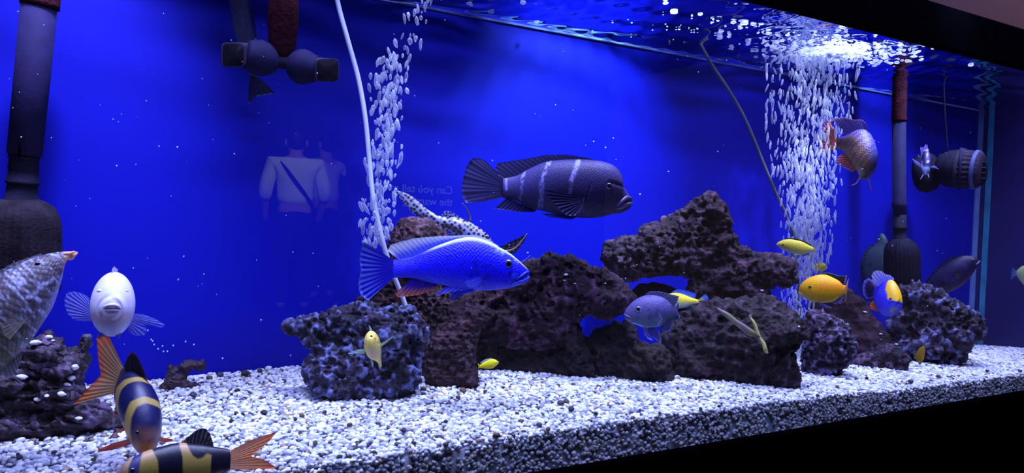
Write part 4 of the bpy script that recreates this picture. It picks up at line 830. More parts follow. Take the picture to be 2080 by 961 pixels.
# --- cream-yellow fish facing the viewer
f = Fish('yellow_cichlid', 'cream-yellow fish facing the viewer in front of the pale crusted rock', 757, 704, 0.84)
CY_ = lin(232, 206, 96)
st = [(770,712,775,746,1.5,-62), (768,700,772,742,4,-46), (763,684,768,736,9,-28), (757,675,763,732,14,-12), (753,672,759,731,16,-2), (752,674,757,728,15,5), (752,679,756,721,12,12), (753,684,756,713,9,17), (754,688,756,704,4,20)]
def c(px, py, sp, up, sd):
    r = mix(CY_, lin(226, 204, 150), ss(12, 5, np.hypot((px-756), (py-715)*.7))*.7); r = mix(r, lin(225, 205, 50), ss(.6, .95, np.abs(sd))*.4)
    return mix(r, lin(120, 110, 120), (ss(1.2, .4, dline(px, py, [(751,692), (756,694), (760,693)]))+ss(1.2, .4, dline(px, py, [(752,697), (756,698), (760,697)])))*.7*ss(.6, .8, sp))
f.body(st, c, M_SMOOTH, 80, 48)
f.eye(754, 683.5, 2.8, iris=lin(120, 150, 150), both=False, pup=.8); f.eye(761, 688, 2.0, iris=lin(140, 130, 60), both=False, pup=.7)
yf = lambda U, V, ry, px, py: mix(lin(180, 200, 150), lin(170, 205, 220), V)
f.fin('pectoral_fin', [(741,708,-4), (741,719,-4)], [(724,711,-8), (707,717,-10), (707,719,-10), (727,720,-8)], yf, rays=4, alpha=(.95, .8))
f.fin('pectoral_fin', [(770,700,-4), (772,707,-4)], [(787,690,-8), (799,681,-10), (800,683,-10), (784,698,-8)], yf, rays=4, alpha=(.95, .8))
f.fin('dorsal_fin', [(752,675,-2), (757,679,-14)], [(749,661,-4), (750,660,-8), (755,668,-20)], yf, rays=3, alpha=(1, .7))
f.fin('tail_fin', [(768,730,-56), (775,738,-60)], [(769,745,-66), (773,752,-70), (775,744,-68)], yf, rays=3, alpha=(1, .9))
f.fin('pelvic_fin', [(752,730,4), (757,733,4)], [(755,742,6), (758,748,6), (759,740,6)], yf, rays=3, alpha=(1, .8))

# --- grey fish and the small yellow one behind it
f = Fish('slate_grey_fish', 'slate-grey fish with a pale rim, facing left at the arch opening', 1318, 632, 0.86)
st = [(1267,638,1268,643,2), (1271,630,1272,649,8), (1280,618,1281,655,14), (1294,607,1294,660,19), (1311,600,1310,666,22), (1331,600,1328,665,22,-2), (1350,605,1345,661,18,-6), (1362,613,1357,653,13,-12), (1370,623,1366,646,8,-22), (1374,627,1371,643,4,-30)]
def c(px, py, sp, up, sd):
    r = mix(lin(92, 84, 142), lin(70, 92, 120), ss(.2, -.7, up)); r = mix(r, lin(150, 170, 225), ss(-.86, -.97, up)*.9); r = mix(r, lin(60, 52, 100), ss(.1, .5, n2(px, py, 12, 2))*.5)
    r = mix(r, lin(40, 30, 70), ss(3, 1, np.hypot(px-1316, py-630))*.8); return mix(r, lin(40, 36, 70), ss(1.5, .5, dline(px, py, [(1268,642), (1276,648), (1284,650)]))*.7)
f.body(st, c, M_SKIN, 120, 64, sc=3.5)
gf = lambda U, V, ry, px, py: mix(lin(66, 58, 120), lin(170, 180, 240), ss(.86, 1, V)*.9+.12*ry)
f.fin('dorsal_fin', [(1311,603), (1331,602), (1350,607), (1366,620)], [(1312,597), (1320,592), (1340,592), (1356,596), (1372,600), (1380,602), (1376,614), (1370,624)], gf, rays=13, nu=50, alpha=(1, .97))
f.fin('anal_fin', [(1340,662), (1352,656), (1364,648)], [(1342,668), (1350,675), (1362,672), (1366,655)], gf, rays=6)
f.fin('pelvic_fin', [(1306,663,14), (1314,666,14)], [(1309,678,18), (1316,688,20), (1326,692,20), (1320,682,18)], gf, rays=4, alpha=(.9, .7))
f.fin('pelvic_fin', [(1314,666,6), (1327,664,6)], [(1325,684,8), (1343,697,8), (1343,690,8), (1338,672,8)], gf, rays=5, alpha=(.85, .5))
f.fin('tail_fin', [(1372,628,-28), (1370,643,-28)], [(1378,612,-40), (1380,625,-44), (1376,632,-44), (1382,644,-42), (1370,655,-40), (1370,672,-38)], gf, rays=6)
f.eye(1296.5, 628, 6, iris=lin(130, 130, 150), pup=.7)
f.lip([(1283,651), (1276,649), (1269,644)], 1.8, lin(110, 110, 170)); f.lip([(1281,646), (1274,642), (1268,639)], 1.8, lin(100, 96, 150), 'upper_lip')
f.fin('pectoral_fin', [(1318,640,22), (1318,650,22)], [(1340,636,30), (1346,650,30), (1336,660,28)], gf, rays=6, alpha=(.5, .25))

def side_fish(name, label, cx, cy, Y, st, base, belly, stripe=None, sc=2.5, ns=80, nr=40, extra=None):
    f = Fish(name, label, cx, cy, Y)
    def c(px, py, sp, up, sd):
        r = mix(base, belly, ss(.1, -.8, up)); r = r*(1+.12*n2(px, py, 8, 2))[..., None]
        return extra(px, py, sp, up, sd, r) if extra else r
    f.body(st, c, M_SKIN, ns, nr, sc=sc); return f
f = side_fish('yellow_blue_cichlid', 'small yellow fish with a white belly and blue fins, half behind the grey fish', 1390, 611, 0.93,
    [(1336,612,1336,616,2), (1344,604,1344,622,6), (1359,597,1359,627,10), (1374,595,1377,627,11), (1388,598,1390,626,10), (1403,604,1405,621,7), (1418,609,1418,618,3.5)], lin(236, 212, 40), lin(205, 225, 215))
bf = lambda U, V, ry, px, py: mix(lin(110, 150, 235), lin(60, 90, 235), V)
f.fin('dorsal_fin', [(1362,598), (1385,599), (1410,607)], [(1366,592), (1376,587), (1395,590), (1415,597), (1412,606)], bf, rays=10, alpha=(1, .8))
f.fin('tail_fin', [(1418,609), (1418,618)], [(1433,597), (1439,604), (1438,616), (1433,625)], lambda U, V, ry, px, py: mix(lin(215, 225, 120), lin(110, 150, 245), ss(.2, .7, V)), rays=6, alpha=(1, .7))
f.fin('anal_fin', [(1390,624), (1408,619)], [(1393,628), (1410,630), (1414,621)], bf, rays=5)
f.eye(1344, 611, 2.5)

# --- yellow fish at the right bubble column
f = side_fish('yellow_cichlid', 'slim pale yellow fish with a black dorsal stripe above the others at the bubble column', 1615, 502, 0.92,
    [(1577,496,1577,498,1.5), (1581,492,1582,502,5), (1588,488.5,1588,506,8), (1604,486,1604,513,10), (1618,488,1618,517,10), (1632,492,1634,517,8), (1643,498,1644,513,5), (1652,503,1652,511,2)], lin(232, 214, 60), lin(226, 224, 150))
bk = lambda U, V, ry, px, py: mix(lin(10, 10, 20), lin(190, 200, 190), ss(.75, 1, V)*.7)
f.fin('dorsal_fin', [(1596,488), (1618,489), (1634,494), (1646,500)], [(1598,483.5), (1618,484), (1636,490), (1650,499)], bk, rays=12, alpha=(1, 1))
f.fin('tail_fin', [(1651,503), (1651,511)], [(1654,499), (1656,507), (1653,516)], lambda U, V, ry, px, py: np.broadcast_to(lin(220, 205, 80), U.shape+(3,)), rays=4)
f.fin('pelvic_fin', [(1604,513,4), (1612,516,4)], [(1608,520,5), (1619,526,5)], lambda U, V, ry, px, py: np.broadcast_to(lin(120, 150, 160), U.shape+(3,)), rays=3)
f.fin('anal_fin', [(1628,517), (1642,513)], [(1630,521), (1645,517)], lambda U, V, ry, px, py: np.broadcast_to(lin(90, 140, 220), U.shape+(3,)), rays=4)
f.eye(1590, 497, 2.6, iris=lin(150, 140, 60), pup=.5)
f = side_fish('yellow_cichlid', 'tiny yellow fish between the two larger yellow ones, facing right', 1665, 542, 1.02,
    [(1681,543,1681,545,1.2), (1678,538,1678,548,4), (1669,533,1671,551,6), (1658,536,1660,550,5), (1650,541,1650,546,2.5), (1646,542,1646,544,1.2)], lin(232, 214, 20), lin(225, 215, 60))
f.fin('dorsal_fin', [(1672,533), (1656,537)], [(1670,530), (1656,533)], bk, rays=5, alpha=(1, 1)); f.fin('tail_fin', [(1647,541), (1647,545)], [(1641,538), (1641,549)], yf, rays=3, alpha=(.9, .7)); f.eye(1677, 541, 1.5)
f = side_fish('orange_cichlid', 'plump orange-yellow fish with a black-edged dorsal fin, facing left', 1670, 588, 0.90,
    [(1622,589,1623,594,2), (1625,581,1626,598,7), (1631,573,1632,603,12), (1643,565,1645,611,17), (1659,559,1660,615,20), (1676,558,1678,615,19), (1692,564,1695,611,15), (1706,572,1707,603,9), (1713,579,1713,598,5), (1718,580,1717,598,2.5)], lin(246, 178, 10), lin(240, 190, 20),
    extra=lambda px, py, sp, up, sd, r: mix(mix(r, lin(246, 140, 10), ss(14, 4, np.abs(py-584))*ss(1650, 1668, px)*.7), lin(225, 205, 90), ss(10, 4, np.hypot(px-1640, py-602))*.5))
f.fin('dorsal_fin', [(1660,561), (1676,560), (1692,566), (1708,576)], [(1663,555), (1684,554), (1705,560), (1721,560), (1715,577)], lambda U, V, ry, px, py: mix(lin(12, 14, 14), lin(200, 215, 190), ss(.8, 1, V)*.8), rays=12, nu=50, alpha=(1, 1))
f.fin('tail_fin', [(1717,580), (1717,598)], [(1724,565,-4), (1721,588,-4), (1717,615,-4)], lambda U, V, ry, px, py: mix(lin(240, 170, 30), lin(235, 190, 170), ss(.4, 1, V)), rays=7, alpha=(1, 1))
f.fin('anal_fin', [(1688,613), (1708,603)], [(1688,614), (1708,617), (1713,603)], lambda U, V, ry, px, py: mix(lin(14, 14, 30), lin(130, 150, 235), V), rays=6)
f.fin('pelvic_fin', [(1655,614,6), (1668,615,6)], [(1660,621,8), (1680,625,8), (1693,626,8)], lambda U, V, ry, px, py: mix(lin(30, 30, 50), lin(120, 140, 235), U), rays=4)
f.eye(1645.5, 583, 3.8, iris=lin(170, 150, 30), pup=.6); f.lip([(1632,600), (1627,596), (1622,592)], 1.6, lin(235, 200, 90))

# --- blue fish with the yellow blaze
f = Fish('blue_yellow_cichlid', 'violet-blue fish with a bright yellow blaze and white dorsal fin, turned down right', 1800, 600, 0.92)
st = [(1780,583,1775,598,2,-40), (1788,574,1776,606,6,-28), (1800,567,1779,619,11,-14), (1812,568,1785,631,15,-2), (1820,576,1793,639,16,6), (1826,587,1803,643,15,12), (1830,600,1812,642,12,17), (1831,611,1820,636,8,20), (1829,619,1825,630,3,22)]
def c(px, py, sp, up, sd):
    r = mix(lin(62, 48, 214), lin(110, 100, 235), ss(.4, .9, up)*ss(1812, 1795, px)); r = mix(r, lin(50, 90, 210), ss(.0, .5, n2(px, py, 9, 2))*.4)
    r = mix(r, lin(250, 190, 10), ss(-1, 1, sdpoly(px, py, [(1810,572), (1815,566), (1835,580), (1840,612), (1828,614), (1811,610), (1812,600), (1808,593), (1809,583)])))
    r = mix(r, lin(14, 12, 60), ss(2, .7, dline(px, py, [(1814,619), (1822,616), (1831,618)]))*.8)
    return mix(r, lin(150, 150, 60), ss(4, 1.5, dline(px, py, [(1816,634), (1823,627)]))*.8)
f.body(st, c, M_SMOOTH, 110, 60)
f.fin('dorsal_fin', [(1784,582), (1793,573), (1803,568), (1815,569)], [(1773,570), (1770,560), (1774,552), (1782,549), (1792,551), (1798,557), (1808,559), (1816,566)], lambda U, V, ry, px, py: mix(lin(130, 125, 245), lin(214, 210, 255), V), rays=9, nu=50, alpha=(1, .97))
f.fin('tail_fin', [(1780,584,-36), (1776,598,-36)], [(1783,583,-44), (1772,570,-52), (1764,564,-56), (1755,570,-58), (1752,584,-58), (1754,598,-56), (1760,607,-54), (1776,604,-42)], lambda U, V, ry, px, py: mix(lin(52, 30, 90), lin(140, 135, 250), ss(.72, .95, V)), rays=10, nu=50, alpha=(1, .95))
f.fin('anal_fin', [(1780,612,-14), (1786,632,-6)], [(1772,611,-18), (1766,620,-18), (1769,628,-14), (1786,634,-6)], lambda U, V, ry, px, py: mix(lin(240, 120, 20), lin(200, 90, 40), ry), rays=6, alpha=(1, 1))
f.fin('pelvic_fin', [(1787,634,4), (1797,641,8)], [(1792,639,6), (1802,644,8)], lambda U, V, ry, px, py: np.broadcast_to(lin(230, 190, 170), U.shape+(3,)), rays=3)
f.eye(1809, 607, 2.6, iris=lin(60, 60, 140), both=False)

# --- dark fish right
f = Fish('dark_cichlid', 'dark violet fish angled nose-up behind the knobbly rock near the corner', 1938, 558, 0.98)
st = [(1989,529,1989,533,1.5), (1981,523,1985,541,7), (1963,519,1973,561,12), (1938,526,1948,584,17), (1913,543,1924,595,16), (1896,559,1905,601,12), (1882,578,1890,606,7), (1872,592,1878,608,3)]
f.body(st, lambda px, py, sp, up, sd: mix(lin(34, 26, 72), lin(52, 42, 110), ss(.1, .5, n2(px, py, 10))), M_SKIN, 100, 56, sc=3)
dk = lambda U, V, ry, px, py: mix(lin(24, 18, 54), lin(50, 42, 100), ry)
f.fin('dorsal_fin', [(1963,521), (1938,528), (1913,545), (1884,578)], [(1961,517), (1934,521), (1908,538), (1878,572)], dk, rays=14, nu=50, alpha=(1, 1)); f.fin('tail_fin', [(1872,592), (1878,607)], [(1860,590), (1855,612), (1868,620)], dk, rays=8, alpha=(1, 1))
f.fin('anal_fin', [(1930,592), (1905,601)], [(1925,597), (1900,607)], dk, rays=6); f.fin('pectoral_fin', [(1958,552,14), (1956,560,14)], [(1940,552,18), (1938,566,18), (1950,568,16)], dk, rays=6, alpha=(.9, .7))
f.eye(1975, 530, 3, iris=lin(50, 40, 80)); f.lip([(1983,537), (1987,534), (1991,530)], 1.8, lin(110, 90, 130))

# --- greenish grey fish by the strainer
f = Fish('grey_green_fish', 'murky grey-green fish standing nose-up half behind the right strainer', 1785, 535, 1.125)
st = [(1789,474,1795,475,2), (1784,481,1801,484,7), (1775,498,1807,502,10), (1761,514,1812,520,12), (1752,540,1812,545,12), (1754,562,1806,568,10), (1766,585,1796,588,7), (1775,600,1790,601,3)]
f.body(st, lambda px, py, sp, up, sd: mix(lin(58, 70, 88), lin(38, 46, 62), ss(0, .5, n2(px, py, 12))), M_SKIN, 90, 48, sc=3)
gg = lambda U, V, ry, px, py: mix(lin(40, 50, 66), lin(58, 68, 88), ry)
f.fin('dorsal_fin', [(1775,499), (1761,515), (1753,540)], [(1770,497), (1755,513), (1747,542)], gg, rays=9, alpha=(1, 1)); f.fin('tail_fin', [(1774,598), (1790,599)], [(1764,620), (1780,624), (1796,620)], gg, rays=7, alpha=(1, 1)); f.eye(1785, 487, 2.5)

# --- brown-orange fish by the bubbles
f = Fish('brown_orange_cichlid', 'brownish fish with an orange fan tail, head turned down by the bubble column', 1728, 300, 0.93)
st = [(1702,279,1700,302,2.5,-46), (1714,277,1709,305,6,-38), (1728,272,1717,310,11,-28), (1744,264,1725,319,16,-15), (1759,264,1731,327,20,-3), (1772,280,1735,335,22,8), (1781,303,1739,343,21,15), (1783,322,1742,350,18,20), (1779,340,1746,357,14,24), (1771,354,1750,363,9,27), (1763,361,1755,364,3,29)]
def c(px, py, sp, up, sd):
    r = mix(lin(104, 76, 70), lin(78, 72, 150), ss(.15, .95, up)); r = mix(r, lin(146, 118, 48), ss(-.3, -.9, up)); r = mix(r, lin(40, 30, 46), ss(12, 4, dline(px, py, [(1712,288), (1735,292), (1750,298)]))*.6)
    r = r*(.85+.25*np.sin(px*.5+py*.45))[..., None]; return mix(r, lin(150, 150, 120), ss(10, 5, np.hypot(px-1750, py-352))*.7)
f.body(st, c, M_SKINBIG, 140, 64, sc=4.5)
oc = lambda U, V, ry, px, py: mix(mix(lin(120, 46, 40), lin(226, 110, 80), ry), lin(140, 130, 240), ss(.68, 1, V))
f.fin('tail_fin', [(1703,280,-44), (1700,301,-44)], [(1684,242,-54), (1674,234,-54), (1667,256,-54), (1664,290,-54), (1660,316,-54), (1668,318,-54), (1684,309,-52)], oc, rays=14, nu=60, alpha=(1, .85))
f.fin('dorsal_fin', [(1718,276,-34), (1735,268,-22), (1752,263,-8), (1770,278,6)], [(1690,241,-40), (1712,238,-34), (1734,243,-22), (1750,243,-12), (1758,249,-4), (1764,266,2)], lambda U, V, ry, px, py: mix(lin(84, 66, 140), lin(235, 180, 190), ss(.9, 1, V)), rays=16, nu=60, alpha=(1, .9))
f.fin('anal_fin', [(1719,313,-24), (1730,330,-8), (1741,345,4)], [(1708,313,-30), (1700,320,-30), (1695,331,-28), (1712,340,-20), (1732,350,-4)], oc, rays=9, nu=40, alpha=(1, .8))
f.wire('pelvic_fin', [(1748,358,18), (1744,366,18), (1737,374,18), (1729,377,18)], 2, lin(200, 150, 160)); f.wire('pelvic_fin', [(1762,358,18), (1766,368,18), (1769,380,18), (1771,387,18)], 2, lin(200, 150, 160))
f.fin('pectoral_fin', [(1778,322,14), (1778,332,14)], [(1783,326,10), (1780,346,12), (1776,352,14)], oc, rays=5, alpha=(.6, .3)); f.eye(1752, 345, 3, both=False)

# --- small pale fish in front of the pump
f = Fish('lavender_patterned_fish', 'small lavender and dark patterned fish, head down in front of the pump', 1881, 330, 0.93)
st = [(1878,300,1884,301,1.5,-26), (1874,311,1889,311,5,-14), (1872,324,1892,323,8,-3), (1871,338,1892,337,8,4), (1873,348,1888,348,6,8), (1876,355,1884,355,2.5,10)]
f.body(st, lambda px, py, sp, up, sd: mix(mix(lin(46, 34, 90), lin(206, 196, 255), ss(-.1, .2, n2(px, py, 6.5, 2, 3))), lin(120, 150, 190), ss(336, 346, py)*.7), M_SMOOTH, 70, 40)
lv = lambda U, V, ry, px, py: mix(lin(130, 120, 235), lin(205, 195, 255), ry)
f.fin('dorsal_fin', [(1872,318), (1876,306), (1884,304)], [(1869,300), (1872,298), (1876,300), (1880,293), (1884,294), (1885,301)], lv, rays=5, alpha=(1, .95)); f.fin('pectoral_fin', [(1871,334,4), (1872,342,4)], [(1864,328,2), (1853,322,0), (1860,334,2)], lv, rays=4, alpha=(.8, .5))
f.fin('pectoral_fin', [(1891,337,4), (1891,341,4)], [(1900,337,6), (1907,344,6), (1900,341,6)], lv, rays=4); f.fin('tail_fin', [(1873,322,-14), (1874,316,-14)], [(1864,314,-20), (1866,320,-20)], lv, rays=3)
f.wire('pelvic_fin', [(1877,352,8), (1873,359,10), (1869,365,12)], 1.5, lin(190, 185, 250)); f.wire('pelvic_fin', [(1884,352,8), (1887,361,12)], 1.5, lin(190, 185, 250)); f.eye(1876, 346, 1.8, both=False)

# --- right-edge fish
f = side_fish('pale_striped_fish', 'small yellowish fish with a blue flank, cut off by the right edge', 2085, 560, 0.90,
    [(2065,550,2065,560,2.5), (2073,543,2074,573,6), (2084,538,2085,583,9), (2098,540,2098,583,9), (2110,548,2110,573,6), (2117,557,2117,563,2)], lin(150, 165, 120), lin(170, 180, 140),
    extra=lambda px, py, sp, up, sd, r: mix(r, lin(80, 90, 235), ss(13, 8, np.hypot(px-2092, (py-562)*.8))))
f.fin('tail_fin', [(2065,551), (2065,559)], [(2056,542), (2054,554), (2053,570)], lambda U, V, ry, px, py: mix(lin(110, 130, 150), lin(70, 90, 190), V), rays=5, alpha=(1, .7)); f.fin('dorsal_fin', [(2068,548), (2085,540), (2105,545)], [(2066,540), (2085,535), (2106,540)], gg, rays=8); f.eye(2108, 556, 2.5)

# --- dark scaly fish behind the outlet
f = Fish('dark_scaly_fish', 'dark fish hanging vertically behind the twin outlet, forked tail below', 495, 60, 1.11)
st = [(507,152,524,158,2.5), (500,130,524,136,7), (486,100,519,102,11), (474,60,513,64,15), (466,10,505,12,18), (462,-40,500,-40,18), (466,-72,494,-72,12), (474,-90,488,-90,4)]
f.body(st, lambda px, py, sp, up, sd: mix(lin(38, 42, 74), lin(70, 74, 96), ss(.2, .8, up)*.8), M_SKINBIG, 120, 48, sc=3.5)
ds_ = lambda U, V, ry, px, py: mix(lin(10, 14, 60), lin(26, 28, 84), ry)
f.fin('tail_fin', [(508,150), (524,156)], [(505,180), (504,209), (506,210), (520,196), (556,190), (558,188), (542,172)], ds_, rays=9, nu=60, alpha=(1, 1)); f.fin('dorsal_fin', [(516,80), (512,50), (504,0), (500,-40)], [(522,80), (518,45), (508,0), (505,-40)], ds_, rays=12, alpha=(1, 1)); f.eye(478, -70, 3)

# --- small ones
f = side_fish('yellow_cichlid', 'tiny bright yellow fish just above the gravel right of the tall rock', 992, 740, min(0.93, ground(992, 754)-.02),
    [(1013,735,1013,738,1.5), (1009,732,1009,742,4), (1000,729,1001,748,6), (989,733,990,749,5), (979,739,980,748,3), (974,742,974,747,1.5)], lin(225, 215, 15), lin(215, 205, 20))
f.fin('dorsal_fin', [(1002,731), (990,734), (981,740)], [(998,727), (985,730), (975,737)], yf, rays=6); f.fin('tail_fin', [(975,741), (975,747)], [(970,738), (972,744), (971,750)], lambda U, V, ry, px, py: np.broadcast_to(lin(225, 205, 20), U.shape+(3,)), rays=4, alpha=(1, 1)); f.eye(1009, 736, 1.4)
f = Fish('slim_pale_fish', 'slim pale brown fish drifting head up-left in front of the base rock', 1498, 655, 0.79)
st = [(1456,624,1455,627,1), (1466,629,1462,635,3), (1482,637,1477,647,4.5), (1497,649,1492,659,5), (1512,658,1506,671,5.5), (1526,668,1520,682,5), (1536,676,1532,684,3), (1541,683,1539,687,1)]
f.body(st, lambda px, py, sp, up, sd: mix(mix(lin(104, 98, 98), lin(126, 120, 84), ss(-.2, .4, n2(px, py, 14))), lin(150, 60, 40), ss(1504, 1512, px)*ss(-.5, -.9, up)*ss(1520, 1512, px)), M_SMOOTH, 80, 36)
sf = lambda U, V, ry, px, py: mix(lin(84, 80, 84), lin(120, 110, 100), ry)
f.fin('dorsal_fin', [(1490,643), (1505,653)], [(1500,645), (1512,656)], sf, rays=4, alpha=(.9, .6)); f.fin('tail_fin', [(1536,678), (1533,684)], [(1546,684), (1538,690)], sf, rays=4, alpha=(.9, .6)); f.fin('anal_fin', [(1512,676), (1522,682)], [(1515,683), (1524,686)], sf, rays=3); f.eye(1463, 631, 1.3)
f = Fish('slim_yellow_fish', 'slim bent yellowish fish hanging head down at the base rock', 1542, 682, 0.775)
st = [(1523,646,1526,645,1), (1526,652,1532,651,3), (1531,664,1538,662,3.5), (1535,676,1542,674,3.2), (1541,688,1547,686,3), (1547,700,1555,697,4), (1550,710,1558,706,4.5), (1554,717,1560,714,2.5), (1558,719,1561,717,1)]
f.body(st, lambda px, py, sp, up, sd: mix(lin(196, 190, 110), lin(140, 134, 40), ss(.2, .9, up)), M_SMOOTH, 80, 30)
f.fin('tail_fin', [(1523,646), (1527,645)], [(1520,640), (1527,638)], yf, rays=3); f.fin('dorsal_fin', [(1539,668), (1548,690)], [(1543,668), (1552,690)], sf, rays=5, alpha=(.8, .6)); f.eye(1555, 711, 1.3)
f = side_fish('amber_fish', 'dim amber fish peeking out at the foot of the knobbly holed rock', 1868, 722, min(.9, ground(1868, 742)-.02),
    [(1876,702,1878,703,1), (1868,707,1879,708,3), (1861,717,1879,717,4.5), (1860,728,1877,728,4.5), (1864,736,1873,736,3), (1867,741,1870,741,1)], lin(120, 92, 24), lin(150, 110, 20))
f.fin('tail_fin', [(1875,703), (1878,703)], [(1873,697), (1880,697)], lambda U, V, ry, px, py: np.broadcast_to(lin(110, 130, 60), U.shape+(3,)), rays=3); f.fin('dorsal_fin', [(1862,714), (1860,730)], [(1857,714), (1856,730)], sf, rays=4); f.eye(1867, 735, 1.5)
# ---------------------------------------------------------------- bubbles
m, nt, N, L, b = nm('air_bubble')
b.inputs['Base Color'].default_value = (.9, .93, 1, 1); b.inputs['Roughness'].default_value = .08; b.inputs['Specular IOR Level'].default_value = 1.0
lw = N.new('ShaderNodeLayerWeight'); lw.inputs['Blend'].default_value = .5; mr = N.new('ShaderNodeMapRange'); mr.inputs['From Min'].default_value = .05; mr.inputs['From Max'].default_value = .8; mr.inputs['To Min'].default_value = .26; mr.inputs['To Max'].default_value = .95
L.new(lw.outputs['Facing'], mr.inputs['Value']); tl = N.new('ShaderNodeBsdfTranslucent'); tl.inputs['Color'].default_value = (.8, .85, 1, 1); m3 = N.new('ShaderNodeMixShader'); m3.inputs[0].default_value = .5; L.new(b.outputs[0], m3.inputs[1]); L.new(tl.outputs[0], m3.inputs[2]); tr = N.new('ShaderNodeBsdfTransparent'); mx = N.new('ShaderNodeMixShader'); L.new(mr.outputs[0], mx.inputs[0]); L.new(tr.outputs[0], mx.inputs[1]); L.new(m3.outputs[0], mx.inputs[2]); L.new(mx.outputs[0], N['Material Output'].inputs[0]); M_BUB = m
LC = [(-10, 868, 34), (30, 852, 34), (60, 838, 34), (100, 818, 36), (130, 795, 48), (170, 790, 40), (220, 788, 38), (270, 783, 34), (320, 778, 34), (370, 772, 34), (420, 768, 34), (470, 762, 30), (500, 758, 26)]
RC = [(95, 1650, 92), (140, 1652, 90), (200, 1648, 86), (260, 1640, 80), (320, 1640, 72), (380, 1643, 62), (440, 1640, 54), (500, 1640, 46), (560, 1630, 40), (620, 1622, 32), (660, 1622, 24), (700, 1622, 13), (750, 1622, 8)]
def column(tab, Y, n, ylo, yhi, rr, asp, dens=None):
    T = np.array(tab, float); out = []
    while len(out) < n:
        y = RG.uniform(ylo, yhi)
        if dens and RG.random() > dens(y): continue
        cx = np.interp(y, T[:, 0], T[:, 1]); hw = np.interp(y, T[:, 0], T[:, 2]); g = np.clip(RG.normal()*.48, -1.05, 1.05)
        px = cx+g*hw; w = RG.normal()*.018; p = P(px, y, Y+w); s = Fr(px, y, Y+w).s; r = RG.uniform(*rr)*s
        if p[2] > Z(WATER-.006): continue
        out.append((p, r, r*RG.uniform(*asp), RG.normal()*.22, RG.normal()*.2))
    return out
# wobble variants
BV = [IV3*(1+(.5 if k < 3 else .3)*fbm(IV3*1.5+k*4.1, 2)[:, None])*np.array([1, .8 if k % 2 else 1.1, 1]) for k in range(6)]
bm_ = [mesh('air_bubble', V, IF3.astype(np.int32), M_BUB) for V in BV]
def put(items, label, group, first):
    for i, (p, r, h, a, bb) in enumerate(items):
        k = i % 3+first
        if i < 3: o = bm_[k]
        else: o = bm_[k].copy(); COL.objects.link(o)
        o.location = p; o.scale = (r, r, h); o.rotation_euler = (bb, a, i*2.4); tag(o, label, 'bubble', group)
lb = column(LC, 1.03, 360, -10, 500, (1.8, 4.2), (1.4, 3.6), lambda y: .45 if y < 110 else 1)
lb.sort(key=lambda q: -q[1]*q[2])
rb = column(RC, .99, 1500, 100, 745, (1.2, 2.4), (3.0, 6.0), lambda y: 1.0 if y < 560 else .45); rb.sort(key=lambda q: -q[1]*q[2])
put(lb[:180], 'wobbling air bubble in the left column rising beside the pale tube', 'bubbles in the left column', 0)
put(rb[:110], 'bright elongated air bubble in the dense right column', 'bubbles in the right column', 3)
def bulk(name, items, label, cat, mat=None, base=(IV, IF)):
    bv, bf = base; n = len(items); V = []
    for i, (p, r, h, a, bb) in enumerate(items):
        R_ = Matrix.Rotation(a, 3, 'Y')@Matrix.Rotation(bb, 3, 'X'); q = bv*np.array([r, r, h]); V.append(q@np.array(R_).T+p)
    V = np.array(V); c0 = V.reshape(-1, 3).mean(0); F = (bf[None]+(np.arange(n)*len(bv))[:, None, None]).reshape(-1, 3)
    return tag(mesh(name, V.reshape(-1, 3)-c0, F.astype(np.int32), mat or M_BUB, loc=c0), label, cat, kind='stuff')
bulk('bubble_stream', rb[110:], 'dense bright stream of fine bubbles rising at the right', 'bubbles')
bulk('bubble_stream', lb[180:], 'smaller bubbles filling the left column beside the pale tube', 'bubbles')
# froth where the right column meets the surface, and bubbles floating under the surface
fro = []
for i in range(900):
    a = RG.uniform(0, 2*PI); d = abs(RG.normal())*.07; x = 1.27+math.cos(a)*d*1.1; y = .97+math.sin(a)*d*.9
    if not YF+.02 < y < YB-.02: continue
    r = RG.uniform(.0012, .0034); fro.append((np.array([x, y, Z(WATER)+float(waterz(np.array([x]), np.array([y]))[0])-r*.6-RG.random()*.008]), r*RG.uniform(1, 2), r*.7, 0, RG.normal()*.3))
bulk('surface_froth', fro, 'white froth where the right bubble column breaks the surface', 'froth')
flo = []
def add_f(px, py, r):
    t_ = (Z(WATER)-CAMZ)/ray(px, py)[2]; p = CAM+ray(px, py)*t_
    if YF+.02 < p[1] < YB-.012: flo.append((p-np.array([0, 0, r*.6]), r, r*.55, 0, 0))
for px, py, r in [(953,4,.004),(957,8,.0034),(998,22,.004),(1062,3,.004),(1090,42,.0034),(1352,3,.004),(1369,21,.005),(1490,42,.005),(1512,44,.005),(1530,47,.004),(1546,46,.0034),(1504,54,.004),(1465,60,.004),(1481,72,.004),(1462,75,.004),(1485,90,.003),(1561,65,.004),(1600,68,.004),(1558,89,.004),(1573,92,.005),(1529,102,.003),(1537,102,.003),(1551,102,.003),(1784,90,.005),(1798,114,.005),(1812,110,.004),(1826,106,.004),(1800,122,.004),(1810,126,.004),(1822,124,.005),(1858,112,.004),(1866,102,.004),(1844,122,.004),(1972,129,.005),(1780,121,.004),(1770,124,.004),(1423,27,.003)]: add_f(px, py, r)
while len(flo) < 75:
    add_f(RG.normal(1400, 80), RG.normal(58, 20), RG.uniform(.0008, .002))
put([(p, r, h, a, bb) for p, r, h, a, bb in flo[:10]], 'air bubble floating at the surface above the middle', 'bubbles floating on the surface', 0) if 0 else None
for i, (p, r, h, a, bb) in enumerate(flo):
    o = bm_[i % 6].copy(); COL.objects.link(o); o.location = p; o.scale = (r*1.2, r*1.2, h); o.rotation_euler = (0, 0, i); o.name = 'floating_bubble'
    tag(o, 'flat air bubble floating just under the water surface', 'bubble', 'bubbles floating under the surface')
